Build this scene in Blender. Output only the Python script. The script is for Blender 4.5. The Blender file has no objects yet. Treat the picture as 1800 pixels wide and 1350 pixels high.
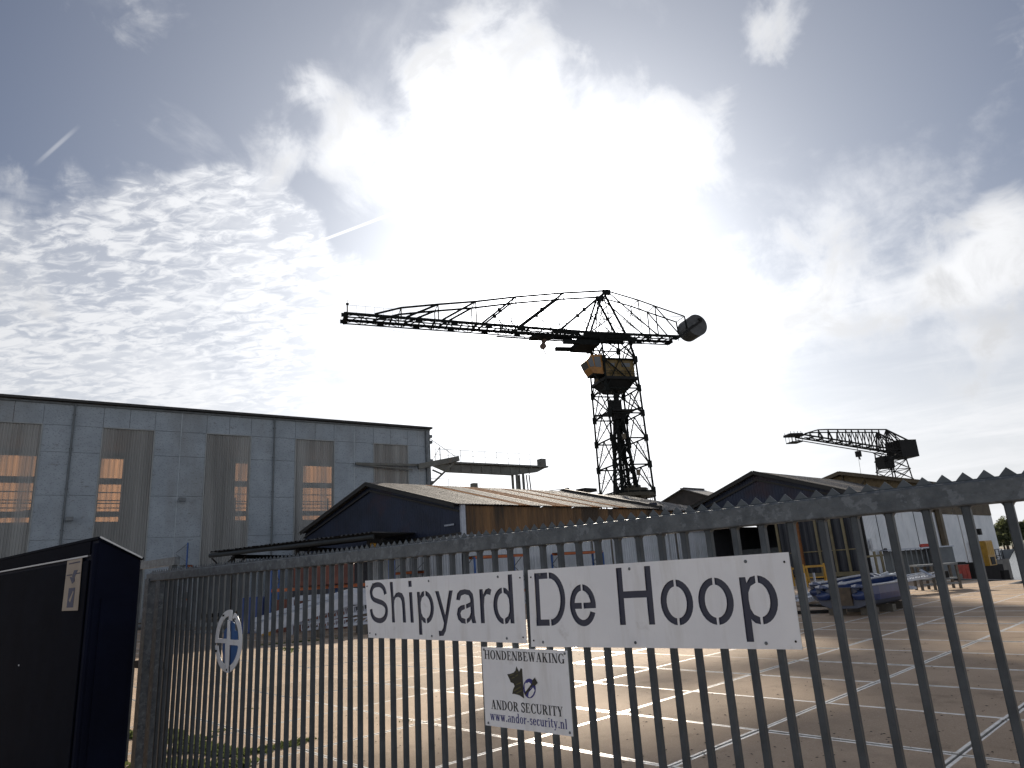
import bpy, bmesh, math, random
from mathutils import Vector, Matrix, noise
random.seed(7)
R = math.radians
SC = bpy.context.scene
COL = SC.collection
EYE = 1.9
F = 1200.0            # focal length in photo pixels (1800 wide) = 24 mm

# ---------------------------------------------------------------- camera
_u = Vector((608-900, 675+3650, -F)).normalized()          # world up in camera axes
_f = Vector((0, 0, -1)); _y = (_f-_u*_f.dot(_u)).normalized(); _x = _y.cross(_u)
RW = Matrix((_x, _y, _u))                                    # camera -> world
cam_d = bpy.data.cameras.new('camera'); cam = bpy.data.objects.new('camera', cam_d); COL.objects.link(cam)
cam.matrix_world = Matrix.Translation((0, 0, EYE)) @ RW.to_4x4()
cam_d.sensor_width = 36; cam_d.lens = 24.0; cam_d.clip_end = 9000; cam_d.clip_start = .05
SC.camera = cam

def ray(px, py): return (RW @ Vector((px-900, 675-py, -F))).normalized()
EO = Vector((0, 0, EYE))
def G(px, py, z=0.0):
    d = ray(px, py); return EO+d*((z-EYE)/d.z)
def adir(a): return Vector((math.sin(R(a)), math.cos(R(a)), 0))
def onv(px, py, P, a):                                      # pixel on the upright plane through P running in azimuth a
    n = Vector((math.cos(R(a)), -math.sin(R(a)), 0)); d = ray(px, py)
    return EO+d*((Vector(P)-EO).dot(n)/d.dot(n))
def pr(px, py, r):                                          # pixel at ground range r
    d = ray(px, py); return EO+d*(r/math.hypot(d.x, d.y))

# ---------------------------------------------------------------- world
SUN = ray(963, 545)
sun_el = math.asin(SUN.z); sun_az = math.atan2(SUN.x, SUN.y)
W = bpy.data.worlds.new('World'); SC.world = W; W.use_nodes = True
nt = W.node_tree; N = nt.nodes; L = nt.links; N.clear()
def nd(t, **k):
    n = N.new(t)
    for a, b in k.items(): setattr(n, a, b)
    return n
def mth(op, a, b=None, c=None, clamp=False):
    n = nd('ShaderNodeMath', operation=op, use_clamp=clamp)
    for i, v in enumerate((a, b, c)):
        if v is None: continue
        if isinstance(v, (int, float)): n.inputs[i].default_value = v
        else: L.new(v, n.inputs[i])
    return n.outputs[0]
def vmth(op, a, b=None):
    n = nd('ShaderNodeVectorMath', operation=op)
    for i, v in enumerate((a, b)):
        if v is None: continue
        if hasattr(v, 'links') or hasattr(v, 'is_linked'): L.new(v, n.inputs[i])
        else: n.inputs[i].default_value = v
    return n
def mrange(v, a, b, c=0.0, d=1.0, smooth=True):
    n = nd('ShaderNodeMapRange'); n.interpolation_type = 'SMOOTHSTEP' if smooth else 'LINEAR'
    L.new(v, n.inputs[0])
    for i, x in enumerate((a, b, c, d)): n.inputs[i+1].default_value = x
    return n.outputs[0]
def wnoise(vec, scale, detail=6, rough=.55, dist=0.0):
    n = nd('ShaderNodeTexNoise'); L.new(vec, n.inputs['Vector'])
    n.inputs['Scale'].default_value = scale; n.inputs['Detail'].default_value = detail
    n.inputs['Roughness'].default_value = rough; n.inputs['Distortion'].default_value = dist
    return n.outputs['Fac']
sky = nd('ShaderNodeTexSky', sky_type='NISHITA', sun_disc=False)
sky.sun_elevation = sun_el; sky.sun_rotation = sun_az
sky.dust_density = 1.3; sky.air_density = 1.15; sky.ozone_density = 2.2
tc = nd('ShaderNodeTexCoord'); D = vmth('NORMALIZE', tc.outputs['Generated']).outputs[0]
sep = nd('ShaderNodeSeparateXYZ'); L.new(D, sep.inputs[0])
cs = vmth('DOT_PRODUCT', D, tuple(SUN)).outputs['Value']
csp = mth('MAXIMUM', cs, 0.0)
# cloud layer coordinates: the direction projected on a flat layer
den = mth('ADD', mth('MAXIMUM', sep.outputs['Z'], 0.0), 0.16)
cx_ = nd('ShaderNodeCombineXYZ'); L.new(mth('DIVIDE', sep.outputs['X'], den), cx_.inputs[0]); L.new(mth('DIVIDE', sep.outputs['Y'], den), cx_.inputs[1])
PL = cx_.outputs[0]
fb1 = wnoise(D, 5.0, 9, .58, .35)
fb2 = wnoise(D, 13.0, 8, .6, .5)
# named cloud masses (direction, radius in degrees, weight)
def blobs(lst):
    tot = None
    for (px, py, rad, w) in lst:
        dd = vmth('DOT_PRODUCT', D, tuple(ray(px, py))).outputs['Value']
        m = mrange(dd, math.cos(R(rad)), 1.0, 0.0, w)
        tot = m if tot is None else mth('ADD', tot, m)
    return tot
cum = blobs([(830, 140, 8.5, .85), (960, 270, 13, .8), (760, 250, 8, .5), (880, 90, 5, .35), (565, 215, 5.5, .75), (465, 265, 4, .45), (650, 280, 5, .4),
             (1110, 260, 6, .4), (1215, 215, 4.5, .5), (1260, 250, 4, .3), (1330, 45, 6, .45), (1410, 25, 5, .4), (1280, 75, 3.5, .3), (1400, 500, 8, .42), (1560, 500, 7, .36), (1300, 520, 8, .4),
             (1705, 445, 5, .62), (1780, 410, 4, .4), (1700, 640, 4, .5), (1740, 520, 5, .4), (1480, 610, 8, .35), (530, 110, 4, .5), (230, 30, 5, .14), (1780, 360, 3, .3)])
edge = mth('ADD', mth('MULTIPLY', mth('SUBTRACT', fb1, .5), 2.6), mth('MULTIPLY', mth('SUBTRACT', fb2, .5), 2.0))
cummask = mrange(mth('ADD', mth('MINIMUM', cum, 1.25), edge), .30, 1.25)
# mackerel field, low left
mack = blobs([(230, 560, 9.5, .85), (40, 560, 9, .75), (400, 560, 10, .8), (130, 650, 9, .7), (540, 500, 8, .6), (320, 390, 5.5, .62), (460, 400, 5.5, .6), (190, 345, 4.5, .5), (390, 350, 4, .35), (560, 620, 10, .8), (330, 660, 9, .6)])
mp = nd('ShaderNodeMapping'); L.new(PL, mp.inputs[0]); mp.inputs['Rotation'].default_value = (0, 0, R(28)); mp.inputs['Scale'].default_value = (1.0, 1.75, 1)
wv = wnoise(mp.outputs[0], 16.0, 5, .62, .6)
wv2 = wnoise(PL, 4.0, 4, .5, .2)
mackc = mth('MINIMUM', mack, 1.0)
macka = mrange(mth('ADD', mackc, mth('ADD', mth('MULTIPLY', mth('SUBTRACT', fb1, .5), 1.8), mth('MULTIPLY', mth('SUBTRACT', fb2, .5), 1.2))), .28, .85)
cells = mrange(mth('ADD', mth('ADD', wv, mth('MULTIPLY', mth('SUBTRACT', wv2, .5), .5)), mth('MULTIPLY', mth('SUBTRACT', mackc, .5), .10)), .43, .68)
mk = mth('MULTIPLY', macka, mth('MULTIPLY', cells, .85))
mveil = mth('MULTIPLY', macka, .30)
# wider scattered cloud and streaks over the whole sky
gen = mrange(mth('ADD', wnoise(PL, 1.7, 9, .6, .6), mth('MULTIPLY', fb1, .25)), .61, .84, 0.0, .62)
mp2 = nd('ShaderNodeMapping'); L.new(D, mp2.inputs[0]); mp2.inputs['Scale'].default_value = (2.0, 2.0, 14)
streak = mrange(wnoise(mp2.outputs[0], 2.2, 6, .6, .5), .40, .72, .0, 1.0)
low = mrange(sep.outputs['Z'], .52, .06, 0.0, 1.0)
lowm = mth('MULTIPLY', mth('POWER', low, 1.8), mth('ADD', mth('MULTIPLY', streak, .30), .80))
# contrails: thin bands along great circles
def trail(p, q, width, strength, fade=0.06):
    a, b = ray(*p), ray(*q); nrm = a.cross(b).normalized(); mid = (a+b).normalized(); half = mid.dot(a)
    d = mth('ABSOLUTE', vmth('DOT_PRODUCT', D, tuple(nrm)).outputs['Value'])
    m = mrange(d, width, width*.2, 0, strength)
    e = mrange(vmth('DOT_PRODUCT', D, tuple(mid)).outputs['Value'], half-.0006, half+.0006)
    return mth('MULTIPLY', m, e)
ct = trail((538, 433), (702, 371), .0026, .85)
ct2 = trail((82, 272), (118, 240), .0032, .45)
ct3 = trail((1480, 540), (1830, 462), .003, .25)
# the air around the sun: forward scattering in thin cloud
veil = mth('ADD', mth('MULTIPLY', mth('POWER', csp, 4.5), .46), mth('MULTIPLY', mth('POWER', csp, 40), .5))
veil = mth('ADD', veil, .03)
mask = veil; NISH=False
for m in (cummask, mk, mveil, gen, lowm, ct, ct2, ct3):
    mask = mth('SUBTRACT', 1.0, mth('MULTIPLY', mth('SUBTRACT', 1.0, mask, clamp=True), mth('SUBTRACT', 1.0, m, clamp=True)), clamp=True)
# brightness of cloud by angle to the sun
lum = mth('ADD', mth('ADD', .66, mth('ADD', mth('MULTIPLY', mth('POWER', csp, 5), .26), mth('MULTIPLY', mth('POWER', csp, 14), .32))), mth('ADD', mth('MULTIPLY', mth('POWER', csp, 40), .65), mth('MULTIPLY', mth('POWER', csp, 300), 4.0)))
shade = mth('SUBTRACT', 1.06, mth('MULTIPLY', mth('MULTIPLY', cummask, mrange(fb2, .38, .66)), .26))
lum = mth('ADD', lum, mrange(cs, .45, -.75, 0.0, .65))   # clouds opposite the sun are lit from the front
lum = mth('MULTIPLY', mth('MULTIPLY', lum, shade), .84)
tint = nd('ShaderNodeVectorMath', operation='MULTIPLY'); L.new(sky.outputs[0], tint.inputs[0]); tint.inputs[1].default_value = (.72, .90, 1.22)
bg1 = nd('ShaderNodeBackground'); L.new(tint.outputs[0], bg1.inputs[0]); bg1.inputs[1].default_value = .030
bg2 = nd('ShaderNodeBackground'); bg2.inputs[0].default_value = (.965, .975, 1.0, 1); L.new(lum, bg2.inputs[1])
mx = nd('ShaderNodeMixShader'); L.new(mask, mx.inputs[0]); L.new(bg1.outputs[0], mx.inputs[1]); L.new(bg2.outputs[0], mx.inputs[2])
wo = nd('ShaderNodeOutputWorld'); L.new(mx.outputs[0], wo.inputs[0])

sl = bpy.data.lights.new('sun', 'SUN'); sl.energy = 5.0; sl.angle = R(.7); sl.color = (1, .90, .76)
so = bpy.data.objects.new('sun', sl); COL.objects.link(so); so.location = (0, 0, 60)
so.rotation_euler = (-SUN).to_track_quat('-Z', 'Y').to_euler()
SC.view_settings.view_transform = 'Standard'; SC.view_settings.look = 'None'; SC.view_settings.gamma = 1
SC.view_settings.exposure = 0.45
SC.render.engine = 'CYCLES'
SC.cycles.max_bounces = 6; SC.cycles.transparent_max_bounces = 12

# ---------------------------------------------------------------- materials
MAT = {}
def mat(name, c1, c2=None, scale=3.0, rough=.6, metal=0.0, bump=0.0, bscale=None, detail=5, lo=.35, hi=.65, spec=None, extra=None, stretch=None, rnd=0.0):
    if name in MAT: return MAT[name]
    m = bpy.data.materials.new(name); m.use_nodes = True; t = m.node_tree; n = t.nodes; b = n['Principled BSDF']
    b.inputs['Roughness'].default_value = rough; b.inputs['Metallic'].default_value = metal
    if spec is not None: b.inputs['Specular IOR Level'].default_value = spec
    if c2 is None: c2 = tuple(x*.8 for x in c1)
    g = n.new('ShaderNodeNewGeometry'); vec = g.outputs['Position']
    if stretch:
        mp = n.new('ShaderNodeMapping'); mp.inputs['Scale'].default_value = stretch; t.links.new(vec, mp.inputs[0]); vec = mp.outputs[0]
    ns = n.new('ShaderNodeTexNoise'); ns.inputs['Scale'].default_value = scale; ns.inputs['Detail'].default_value = detail; ns.inputs['Roughness'].default_value = .6
    t.links.new(vec, ns.inputs['Vector'])
    r = n.new('ShaderNodeValToRGB'); r.color_ramp.elements[0].position = lo; r.color_ramp.elements[1].position = hi
    r.color_ramp.elements[0].color = (*c2, 1); r.color_ramp.elements[1].color = (*c1, 1)
    t.links.new(ns.outputs['Fac'], r.inputs[0]); colr = r.outputs[0]
    if rnd:
        oi = n.new('ShaderNodeObjectInfo'); mr = n.new('ShaderNodeMapRange'); mr.inputs[3].default_value = 1-rnd; mr.inputs[4].default_value = 1+rnd
        t.links.new(oi.outputs['Random'], mr.inputs[0]); hs = n.new('ShaderNodeHueSaturation'); t.links.new(mr.outputs[0], hs.inputs['Value'])
        t.links.new(colr, hs.inputs['Color']); colr = hs.outputs[0]
    if extra: colr = extra(t, n, colr, vec, b)
    t.links.new(colr, b.inputs['Base Color'])
    if bump:
        n2 = n.new('ShaderNodeTexNoise'); n2.inputs['Scale'].default_value = bscale or scale*6; n2.inputs['Detail'].default_value = 4
        t.links.new(vec, n2.inputs['Vector'])
        bp = n.new('ShaderNodeBump'); bp.inputs['Strength'].default_value = bump; bp.inputs['Distance'].default_value = .02
        t.links.new(n2.outputs['Fac'], bp.inputs['Height']); t.links.new(bp.outputs[0], b.inputs['Normal'])
    MAT[name] = m; return m
def overlay(color, scale, lo, hi, amount=1.0, stretch=None, kind='noise', detail=6):
    def fn(t, n, colr, vec, b):
        v = vec
        if stretch:
            mp = n.new('ShaderNodeMapping'); mp.inputs['Scale'].default_value = stretch; t.links.new(vec, mp.inputs[0]); v = mp.outputs[0]
        if kind == 'voronoi':
            x = n.new('ShaderNodeTexVoronoi'); x.inputs['Scale'].default_value = scale; out = x.outputs['Distance']
        else:
            x = n.new('ShaderNodeTexNoise'); x.inputs['Scale'].default_value = scale; x.inputs['Detail'].default_value = detail; x.inputs['Roughness'].default_value = .65; out = x.outputs['Fac']
        t.links.new(v, x.inputs['Vector'])
        mr = n.new('ShaderNodeMapRange'); mr.inputs[1].default_value = lo; mr.inputs[2].default_value = hi; mr.inputs[4].default_value = amount
        t.links.new(out, mr.inputs[0])
        mi = n.new('ShaderNodeMixRGB'); t.links.new(mr.outputs[0], mi.inputs[0]); t.links.new(colr, mi.inputs[1]); mi.inputs[2].default_value = (*color, 1)
        return mi.outputs[0]
    return fn
def chain(*fs):
    def fn(t, n, c, v, b):
        for f in fs: c = f(t, n, c, v, b)
        return c
    return fn
galv = mat('galvanised_steel', (.115, .13, .14), (.06, .07, .08), 14, .5, .3, .15, 60, extra=chain(overlay((.17, .19, .21), 22, .55, .60, .55), overlay((.055, .062, .068), 34, .60, .66, .5)))
galvd = mat('galvanised_steel_dull', (.062, .074, .085), (.040, .049, .057), 9, .55, .2, .1, 50)
white = mat('white_enamel_plate', (.80, .81, .82), (.74, .75, .77), 4, .35, extra=chain(overlay((.42, .40, .37), 9, .62, .80, .6), overlay((.50, .48, .44), 3, .50, .75, .45, stretch=(4, 4, .6)), overlay((.25, .2, .15), 60, .72, .76, .7)))
navy = mat('navy_backing', (.018, .022, .05), (.03, .034, .06), 6, .4)
ink = mat('black_print', (.02, .02, .025), None, 5, .5)
inkblue = mat('blue_print', (.03, .03, .20), None, 5, .5)
cabm = mat('dark_blue_cabinet_paint', (.004, .006, .017), (.003, .004, .011), 2.5, .7, 0, .04, 25, spec=.08)
cabf = mat('dark_grey_blue_cabinet_side', (.006, .0075, .013), (.004, .005, .009), 2.0, .85, 0, .04, 25, spec=.04)
blackm = mat('black_steel', (.016, .015, .014), (.010, .010, .010), 4, .7, 0, spec=.25)
cranem = mat('crane_dark_green_steel', (.012, .014, .013), (.007, .008, .007), 1.5, .8, 0, spec=.15)
craney = mat('crane_yellow_paint', (.20, .125, .02), (.12, .075, .013), 1.5, .5, extra=overlay((.08, .05, .03), 2.4, .55, .7))
glassd = mat('dark_window_glass', (.03, .035, .04), None, 3, .08, spec=.8)
rubber = mat('black_rubber', (.02, .02, .02), None, 5, .8)
concrete_rim = mat('worn_steel_edging', (.66, .64, .60), (.40, .37, .33), 9, .42, .35, .1, 50, lo=.3, hi=.6)
soil = mat('dark_sandy_soil', (.07, .06, .045), (.045, .04, .03), 2.0, .95, 0, .5, 20)
def slab_mat(name, c1, c2):
    return mat(name, c1, c2, .55, .78, 0, .6, 70, detail=8, lo=.3, hi=.7, rnd=.17, spec=.08,
               extra=chain(overlay((.15, .105, .07), 1.3, .56, .74, .55), overlay((.66, .56, .44), 55, .58, .70, .6, detail=2), overlay((.20, .14, .09), 42, .60, .72, .55, detail=3), overlay((.10, .08, .06), 16, .68, .74, .6), overlay((.22, .17, .125), .45, .56, .66, .35)))
slabm = slab_mat('beige_slab_concrete', (.50, .37, .26), (.39, .285, .195))
hw = mat('pale_blue_painted_sheet', (.31, .355, .395), (.25, .29, .325), .7, .6, 0, .5, 9, detail=8,
         extra=chain(overlay((.15, .165, .18), 1.0, .34, .14, .75, stretch=(5.5, 5.5, 9), kind='voronoi'), overlay((.10, .085, .07), 1.0, .60, .76, .55, stretch=(6, 6, 22)), overlay((.09, .07, .05), .55, .60, .72, .6, stretch=(3, 3, 9)), overlay((.17, .17, .16), .25, .5, .75, .7, stretch=(1, 1, .35))))
steelgrey = mat('grey_painted_steel', (.16, .18, .19), (.10, .11, .12), 2, .5, .2)
darkroof = mat('dark_roof_edge', (.035, .034, .032), None, 2, .7)
navywall = mat('navy_cladding', (.020, .030, .060), (.012, .018, .036), .5, .6, extra=overlay((.05, .015, .012), .22, .55, .7, .5))
greyclad = mat('light_grey_corrugated', (.46, .49, .53), (.36, .39, .42), .8, .5, .2, extra=overlay((.16, .15, .13), .6, .58, .75, .6, stretch=(2, 2, .5)))
whiteclad = mat('white_corrugated', (.72, .73, .74), (.60, .62, .64), .6, .5, .05, extra=overlay((.22, .20, .17), .5, .6, .76, .6, stretch=(2, 2, .4)))
rustclad = mat('rusty_corrugated', (.20, .11, .045), (.045, .03, .018), .9, .7, 0, stretch=(1, 1, .12), detail=8, lo=.38, hi=.62)
roofm = mat('weathered_metal_roof', (.26, .23, .195), (.19, .165, .135), .8, .78, 0, .1, 8)
roofr = mat('rust_streaked_roof', (.34, .135, .03), (.22, .08, .018), .8, .9, 0, .1, 8, spec=.05)
roofd = mat('dark_weathered_roof', (.17, .16, .15), (.09, .085, .08), 1.2, .55, .4, extra=overlay((.22, .13, .07), .5, .55, .7, .5))
browntrim = mat('brown_band_cladding', (.13, .10, .06), (.08, .06, .04), 1, .7)
ochre = mat('ochre_gable_boards', (.22, .16, .08), (.13, .09, .045), .7, .7)
doorframe = mat('pale_yellow_frame', (.24, .20, .11), (.16, .13, .07), 1.5, .6)
rustpost = mat('rusty_orange_post', (.28, .11, .03), (.16, .06, .02), 2, .6)
yellow = mat('yellow_safety_paint', (.46, .25, .02), (.32, .17, .015), 3, .5)
orange = mat('orange_rack_beam', (.42, .10, .02), (.30, .07, .015), 3, .5)
rblue = mat('blue_rack_upright', (.02, .09, .30), (.015, .06, .2), 3, .45)
alu = mat('white_aluminium', (.42, .46, .52), (.30, .33, .39), 3, .45, .2)
reds = mat('red_paint', (.42, .04, .02), (.25, .025, .015), 3, .5)
tarpr = mat('dull_red_tarpaulin', (.15, .048, .03), (.08, .028, .02), 1.5, .7, 0, .6, 6)
boatb = mat('blue_boat_plastic', (.020, .042, .135), (.014, .030, .095), 3, .28, extra=overlay((.12, .14, .2), 5, .62, .8, .5))
boatl = mat('grey_blue_boat_bottom', (.055, .07, .11), (.04, .05, .08), 3, .4)
boatw = mat('pale_gunwale_strip', (.55, .55, .55), (.42, .42, .43), 5, .4)
wood = mat('weathered_board', (.12, .09, .06), (.07, .055, .04), 5, .8)
timber = mat('grey_timber', (.12, .11, .09), (.08, .07, .06), 5, .8)
leafm = mat('weed_leaf', (.09, .13, .035), (.05, .08, .02), 20, .9, spec=.05)
pebm = mat('pale_litter', (.55, .55, .52), None, 20, .8)
treel = mat('hazed_foliage', (.14, .15, .075), (.08, .095, .045), .5, .7)  # leaf colour lightened to stand in for distance haze
treed = mat('hazed_foliage_dark', (.10, .11, .06), (.06, .07, .035), .5, .7)  # darker leaf tone, haze likewise put into the colour
for lm_ in (treel, treed, leafm):                                   # leaves let part of the light through
    t = lm_.node_tree; n = t.nodes; pb = n['Principled BSDF']; tl = n.new('ShaderNodeBsdfTranslucent'); tl.inputs[0].default_value = (.20, .22, .09, 1) if lm_ is treel else (.13, .15, .06, 1)
    mi = n.new('ShaderNodeMixShader'); mi.inputs[0].default_value = .45; t.links.new(pb.outputs[0], mi.inputs[1]); t.links.new(tl.outputs[0], mi.inputs[2]); t.links.new(mi.outputs[0], n['Material Output'].inputs[0])
trunkm = mat('bark', (.09, .07, .05), None, 4, .9)
sand = mat('beach_sand', (.40, .34, .26), (.30, .26, .20), .05, .9)
grassm = mat('bank_grass', (.10, .11, .05), (.06, .07, .03), .04, .9)
shipm = mat('ship_pale_paint', (.30, .32, .34), (.24, .26, .28), 1, .45)
shipd = mat('ship_dark_hull', (.022, .02, .02), (.015, .013, .013), 1, .85, spec=.1)
card = mat('faded_sticker', (.30, .25, .20), (.24, .20, .16), 6, .7)
stickb = mat('faded_blue_print', (.05, .055, .10), None, 6, .7)
lightblue = mat('mid_blue_enamel', (.05, .13, .32), (.04, .10, .26), 4, .35)
gpaint = mat('grey_container_paint', (.13, .15, .16), (.10, .11, .12), 2, .6)
palletm = mat('black_plastic', (.02, .02, .022), None, 5, .6)
greenp = mat('teal_crate', (.03, .22, .18), None, 5, .5)
concwall = mat('quay_concrete', (.20, .19, .17), (.13, .12, .11), 1, .9)

# water
wm = bpy.data.materials.new('river_water'); wm.use_nodes = True; t = wm.node_tree; n = t.nodes; b = n['Principled BSDF']
b.inputs['Base Color'].default_value = (.05, .06, .06, 1); b.inputs['Roughness'].default_value = .22; b.inputs['Specular IOR Level'].default_value = .8
g = n.new('ShaderNodeNewGeometry'); ns = n.new('ShaderNodeTexNoise'); ns.inputs['Scale'].default_value = .9; ns.inputs['Detail'].default_value = 6
t.links.new(g.outputs['Position'], ns.inputs['Vector']); bp = n.new('ShaderNodeBump'); bp.inputs['Strength'].default_value = .7; bp.inputs['Distance'].default_value = .15
t.links.new(ns.outputs['Fac'], bp.inputs['Height']); t.links.new(bp.outputs[0], b.inputs['Normal'])
# translucent hangar sheet: partly see-through, partly weathered plastic
def see_through(name, tint, diff, fac, trans=0.0, nscale=2.4, stretch=(1, 1, .05), streak=(.16, .15, .13)):
    m = bpy.data.materials.new(name); m.use_nodes = True; t = m.node_tree; n = t.nodes; n.clear()
    o = n.new('ShaderNodeOutputMaterial'); tr = n.new('ShaderNodeBsdfTransparent'); tr.inputs[0].default_value = (*tint, 1)
    d = n.new('ShaderNodeBsdfDiffuse'); d.inputs[0].default_value = (*diff, 1)
    tl = n.new('ShaderNodeBsdfTranslucent'); tl.inputs[0].default_value = (*diff, 1)
    g = n.new('ShaderNodeNewGeometry'); mp = n.new('ShaderNodeMapping'); mp.inputs['Scale'].default_value = stretch; t.links.new(g.outputs['Position'], mp.inputs[0])
    ns = n.new('ShaderNodeTexNoise'); ns.inputs['Scale'].default_value = nscale; ns.inputs['Detail'].default_value = 3; t.links.new(mp.outputs[0], ns.inputs['Vector'])
    rp = n.new('ShaderNodeValToRGB'); rp.color_ramp.elements[0].position = .35; rp.color_ramp.elements[1].position = .65
    rp.color_ramp.elements[0].color = (*[x*.80 for x in diff], 1); rp.color_ramp.elements[1].color = (*diff, 1)
    t.links.new(ns.outputs['Fac'], rp.inputs[0]); t.links.new(rp.outputs[0], d.inputs[0])
    ma = n.new('ShaderNodeMixShader'); ma.inputs[0].default_value = trans; t.links.new(d.outputs[0], ma.inputs[1]); t.links.new(tl.outputs[0], ma.inputs[2])
    mr = n.new('ShaderNodeMapRange'); mr.inputs[1].default_value = .35; mr.inputs[2].default_value = .7; mr.inputs[3].default_value = fac-.10; mr.inputs[4].default_value = fac+.12
    t.links.new(ns.outputs['Fac'], mr.inputs[0])
    mi = n.new('ShaderNodeMixShader'); t.links.new(mr.outputs[0], mi.inputs[0]); t.links.new(tr.outputs[0], mi.inputs[1]); t.links.new(ma.outputs[0], mi.inputs[2])
    t.links.new(mi.outputs[0], o.inputs[0]); MAT[name] = m; return m
pane = see_through('translucent_sheet', (1, .94, .88), (.34, .345, .335), .84, nscale=1.1)
farpane = see_through('orange_translucent_sheet', (.9, .6, .4), (.80, .45, .25), .93, .8, 2.4, (1, 1, .3))

# ---------------------------------------------------------------- object helpers
def wl(o):
    v = Vector((0, 0, 0))
    while o is not None: v += o.location; o = o.parent
    return v
def tagit(o, label=None, cat=None, group=None, kind=None):
    if label: o['label'] = label
    if cat: o['category'] = cat
    if group: o['group'] = group
    if kind: o['kind'] = kind
    return o
def T(name, loc, label, cat, group=None):
    o = bpy.data.objects.new(name, None); COL.objects.link(o); o.location = loc; o.empty_display_size = .3
    return tagit(o, label, cat, group)
class B:                                                     # mesh builder in world coordinates
    def __init__(s): s.v = []; s.f = []; s.m = []
    def add(s, vs, fs, mi=0):
        k = len(s.v); s.v += [Vector(v) for v in vs]; s.f += [tuple(i+k for i in f) for f in fs]; s.m += [mi]*len(fs)
    def box(s, c, ax, ay, az, mi=0):                         # centre and three half vectors
        c, ax, ay, az = map(Vector, (c, ax, ay, az)); vs = []
        for k in (-1, 1):
            for j in (-1, 1):
                for i in (-1, 1): vs.append(c+ax*i+ay*j+az*k)
        s.add(vs, [(0, 2, 3, 1), (4, 5, 7, 6), (0, 1, 5, 4), (2, 6, 7, 3), (0, 4, 6, 2), (1, 3, 7, 5)], mi)
    def bar(s, a, b, w, h=None, up=(0, 0, 1), mi=0):
        a, b = Vector(a), Vector(b); d = (b-a); ln = d.length
        if ln < 1e-6: return
        d /= ln; u = Vector(up); sd = d.cross(u)
        if sd.length < .05: sd = d.cross(Vector((1, 0, 0)))
        sd.normalize(); u = sd.cross(d)
        s.box((a+b)/2, d*ln/2, sd*w/2, u*(h or w)/2, mi)
    def tube(s, pts, r, n=6, mi=0):
        pts = [Vector(p) for p in pts]; k0 = len(s.v); rr = r if isinstance(r, (list, tuple)) else [r]*len(pts)
        for i, p in enumerate(pts):
            d = (pts[min(i+1, len(pts)-1)]-pts[max(i-1, 0)]).normalized(); a = d.cross(Vector((0, 0, 1)))
            if a.length < .05: a = d.cross(Vector((1, 0, 0)))
            a.normalize(); c = a.cross(d)
            for q in range(n):
                th = 2*math.pi*q/n; s.v.append(p+a*math.cos(th)*rr[i]+c*math.sin(th)*rr[i])
        for i in range(len(pts)-1):
            for q in range(n):
                s.f.append((k0+i*n+q, k0+i*n+(q+1) % n, k0+(i+1)*n+(q+1) % n, k0+(i+1)*n+q)); s.m.append(mi)
        s.f.append(tuple(k0+q for q in range(n))[::-1]); s.m.append(mi)
        s.f.append(tuple(k0+(len(pts)-1)*n+q for q in range(n))); s.m.append(mi)
    def poly(s, pts, thick, nrm, mi=0):                      # flat polygon with real thickness
        nrm = Vector(nrm).normalized()*thick; n = len(pts); a = [Vector(p) for p in pts]; k = len(s.v)
        s.v += a+[p+nrm for p in a]
        s.f += [tuple(k+i for i in range(n))[::-1], tuple(k+n+i for i in range(n))]+[(k+i, k+(i+1) % n, k+n+(i+1) % n, k+n+i) for i in range(n)]
        s.m += [mi]*(n+2)
    def build(s, name, m, parent=None, smooth=False, **tg):
        me = bpy.data.meshes.new(name); off = wl(parent)
        o = bpy.data.objects.new(name, me)
        if parent is None and s.v:
            cx = sum((v.x for v in s.v))/len(s.v); cy = sum((v.y for v in s.v))/len(s.v); cz = min(v.z for v in s.v)
            off = Vector((cx, cy, cz)); o.location = off
        me.from_pydata([tuple(v-off) for v in s.v], [], s.f)
        for x in (m if isinstance(m, (list, tuple)) else [m]): me.materials.append(x)
        if isinstance(m, (list, tuple)): me.polygons.foreach_set('material_index', s.m)
        bm = bmesh.new(); bm.from_mesh(me); bmesh.ops.recalc_face_normals(bm, faces=bm.faces); bm.to_mesh(me); bm.free()
        if smooth: me.polygons.foreach_set('use_smooth', [True]*len(me.polygons))
        me.update(); COL.objects.link(o); o.parent = parent
        return tagit(o, **tg)
UC = {}
def bar(name, a, b, w, h, m, parent, up=(0, 0, 1)):          # shared unit cube, stretched: one part each
    if m.name not in UC:
        k = B(); k.box((0, 0, 0), (.5, 0, 0), (0, .5, 0), (0, 0, .5)); o = k.build('bar', m); me = o.data
        me.transform(Matrix.Translation(o.location)); bpy.data.objects.remove(o); UC[m.name] = me
    a, b = Vector(a), Vector(b); d = b-a; ln = d.length
    if ln < 1e-5: return None
    d /= ln; u = Vector(up); sd = d.cross(u)
    if sd.length < .05: sd = d.cross(Vector((1, 0, 0)))
    sd.normalize(); u = sd.cross(d)
    o = bpy.data.objects.new(name, UC[m.name]); COL.objects.link(o); o.parent = parent
    c = (a+b)/2-wl(parent)
    o.matrix_basis = Matrix.Translation(c) @ Matrix((d*ln, sd*w, u*h)).transposed().to_4x4()
    return o
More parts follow.
